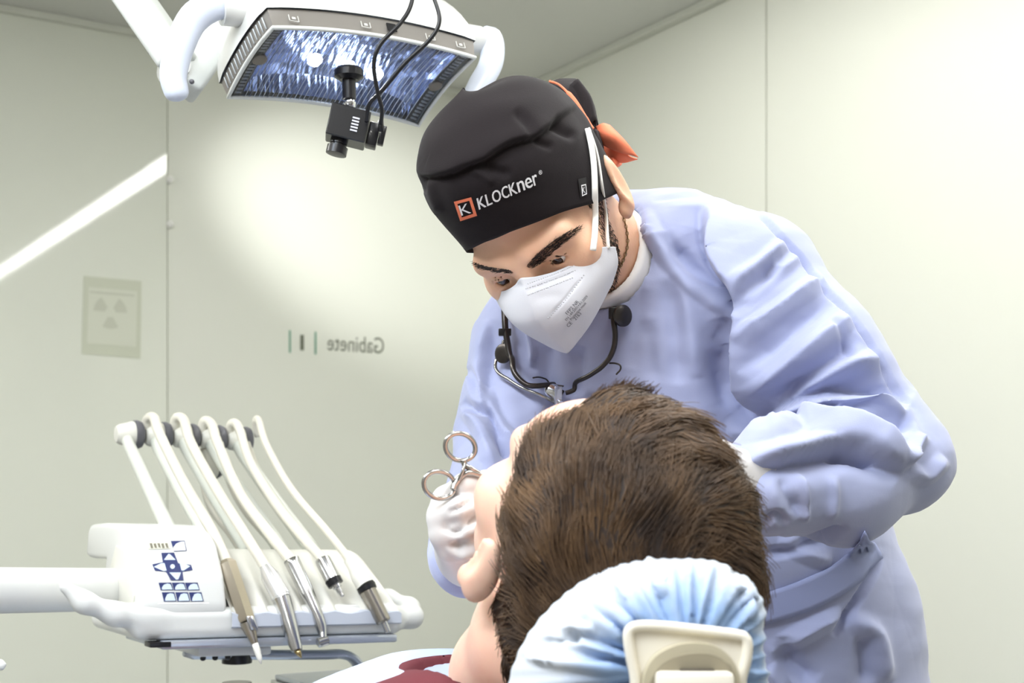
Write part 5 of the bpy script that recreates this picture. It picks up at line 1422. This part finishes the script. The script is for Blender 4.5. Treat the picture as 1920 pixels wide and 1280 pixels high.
cg = subdiv(cg, 1)
cv_, cf_ = cg; N_ = vnormals(cv_, cf_); q = pix(cv_)
dx2 = q - np.array([1288., 1262.]); an = np.arctan2(dx2[:, 1], dx2[:, 0]); rr = np.hypot(dx2[:, 0], dx2[:, 1])
fall = np.exp(-((rr - 130) / 95) ** 2)
dsp = (0.0034 * np.clip(-N_[:, 1] * 1.6, 0, 1)) * fall * (np.sin(an * 23 + 2.0 * np.sin(an * 5 + 1)) + 0.6 * np.sin(an * 41 + 1.3 + 1.5 * np.sin(an * 7))) + 0.0004 * np.sin(an * 57 + rr * 0.01)
cg = crease((cv_ + N_ * dsp[:, None], cf_), [('R', [(1212, 1048), (1232, 1080), (1245, 1120)], 7, 0.004), ('v', [(1225, 1060), (1250, 1090)], 8, 0.004), ('R', [(1150, 1085), (1180, 1130), (1205, 1165)], 5, 0.003), ('R', [(1120, 1110), (1160, 1150), (1195, 1190)], 5, 0.003),
    ('R', [(1080, 1135), (1130, 1170), (1170, 1200)], 6, 0.003), ('R', [(1010, 1240), (1060, 1180), (1120, 1180)], 6, 0.003), ('R', [(985, 1230), (1010, 1238), (1080, 1246), (1180, 1256)], 5, 0.004), ('v', [(1020, 1215), (1060, 1190), (1090, 1195)], 12, 0.005), ('R', [(1375, 1072), (1400, 1110), (1410, 1160)], 7, 0.004), ('V', [(1376, 1062), (1384, 1080), (1392, 1100)], 6, 0.005)])
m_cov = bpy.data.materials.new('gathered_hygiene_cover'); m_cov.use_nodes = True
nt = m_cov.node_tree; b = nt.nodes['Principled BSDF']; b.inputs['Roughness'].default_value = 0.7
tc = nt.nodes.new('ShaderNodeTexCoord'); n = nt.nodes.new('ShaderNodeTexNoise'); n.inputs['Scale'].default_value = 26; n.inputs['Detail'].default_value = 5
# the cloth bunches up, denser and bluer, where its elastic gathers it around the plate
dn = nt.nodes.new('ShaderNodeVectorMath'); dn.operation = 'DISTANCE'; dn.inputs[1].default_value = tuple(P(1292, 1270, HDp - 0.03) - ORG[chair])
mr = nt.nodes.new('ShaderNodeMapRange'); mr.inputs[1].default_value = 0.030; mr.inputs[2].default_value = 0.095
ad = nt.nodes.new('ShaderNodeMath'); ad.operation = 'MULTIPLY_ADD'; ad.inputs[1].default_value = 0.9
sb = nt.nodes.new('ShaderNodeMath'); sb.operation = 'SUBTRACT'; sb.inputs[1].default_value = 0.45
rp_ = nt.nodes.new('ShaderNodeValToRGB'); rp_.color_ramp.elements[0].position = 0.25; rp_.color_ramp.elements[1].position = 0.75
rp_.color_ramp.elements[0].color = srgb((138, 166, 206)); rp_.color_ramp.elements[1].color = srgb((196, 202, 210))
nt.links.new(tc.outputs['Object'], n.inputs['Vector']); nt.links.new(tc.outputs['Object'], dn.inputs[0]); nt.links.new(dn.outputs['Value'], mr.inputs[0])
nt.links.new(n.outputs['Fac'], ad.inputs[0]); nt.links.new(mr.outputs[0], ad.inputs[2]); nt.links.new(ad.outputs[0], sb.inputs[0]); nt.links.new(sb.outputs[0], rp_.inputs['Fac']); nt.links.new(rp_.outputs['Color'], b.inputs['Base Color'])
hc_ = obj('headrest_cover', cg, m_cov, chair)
# cream back plate
m_pl = mat('cream_headrest_plastic', (226, 220, 206), rough=0.4, var=0.02)
PD = 0.838
plate = np.array([(1178, 1400), (1192, 1290), (1183, 1230), (1178, 1192), (1184, 1178), (1200, 1173), (1240, 1174), (1300, 1180), (1380, 1190), (1396, 1196), (1401, 1210), (1398, 1240), (1388, 1290), (1395, 1400)], float)
plc = catmull(np.vstack([plate, plate[:1]]), 4)[:-1]
obj('back_plate', prism(np.array([P(u, v, PD) for u, v in plc]), (0, 0.012, 0)), m_pl, chair, sharp=40)
obj('plate_rim', tube(np.array([P(u, v, PD - 0.0005) for u, v in plc]), 0.0036, 10, closed=True), m_pl, chair)
m_br = mat('beige_bracket', (196, 188, 164), rough=0.35, metal=0.3, var=0.04)
arc = [(1204, 1400), (1204, 1300), (1210, 1262), (1228, 1232), (1262, 1212), (1300, 1205), (1338, 1210), (1366, 1228), (1384, 1258), (1388, 1300), (1388, 1400)]
arcc = catmull(np.array(arc, float), 4)
obj('bracket_arch', prism(np.array([P(u, v, PD - 0.0125) for u, v in arcc]), (0, 0.0123, 0), 0.0), m_br, chair, sharp=40)
ar2 = catmull(np.array([(1216, 1400), (1216, 1300), (1228, 1262), (1252, 1238), (1290, 1226), (1330, 1226), (1360, 1240), (1376, 1268), (1380, 1400)], float), 4)
obj('bracket_housing', prism(np.array([P(u, v, PD - 0.0150) for u, v in ar2]), (0, 0.0022, 0)), mat('bracket_dark_plastic', (142, 134, 114), rough=0.45, var=0.05), chair, sharp=40)  # darker beige plastic inside the arch
def pbox(u0, v0, u1, v1, d0, d1, bev=0.002):
    a = P(u0, v1, d0); b_ = P(u1, v0, d0); return box((a[0], d0, a[2]), (b_[0], d1, b_[2]), bev)
obj('bracket_bar', pbox(1232, 1262, 1378, 1400, PD - 0.030, PD - 0.0152, 0.003), m_pl, chair, sharp=40)
obj('bracket_slot', pbox(1276, 1254, 1340, 1261, PD - 0.020, PD - 0.0152, 0.0005), mat('dark_slot', (70, 64, 54), rough=0.6, var=0.1), chair, sharp=40)
# stem, backrest, seat and foot, below the frame
m_up = mat('grey_blue_upholstery', (176, 188, 204), rough=0.5, var=0.03)
st0 = P(1300, 1420, PD - 0.005); st1 = T3(0.0, 0.10, -0.16)
obj('headrest_stem', tube(np.array([st0 + np.array([0, 0, 0.02]), st0, st1]), 0.014, 14), m_rail, chair)
def slab(x0, x1, y0, y1, z0, z1, bev):
    return xf(box((x0, y0, z0), (x1, y1, z1), bev, 3), TM if np.linalg.det(TM) > 0 else TM, pN)
obj('backrest', slab(-0.24, 0.24, 0.06, 0.72, -0.225, -0.148, 0.03), m_up, chair, sharp=60)
sc = T3(0, 0.78, -0.19)
obj('seat', box((sc[0] - 0.26, sc[1] - 0.12, sc[2] - 0.10), (sc[0] + 0.26, sc[1] + 0.9, sc[2] + 0.0), 0.03, 3), m_up, chair, sharp=60)
obj('pedestal', lathe([(0, 0.30), (0.03, 0.30), (0.05, 0.12), (sc[2] - 0.101, 0.12)], np.array([sc[0], sc[1] + 0.15, 0.0]), UP, 36), m_white, chair, sharp=40)
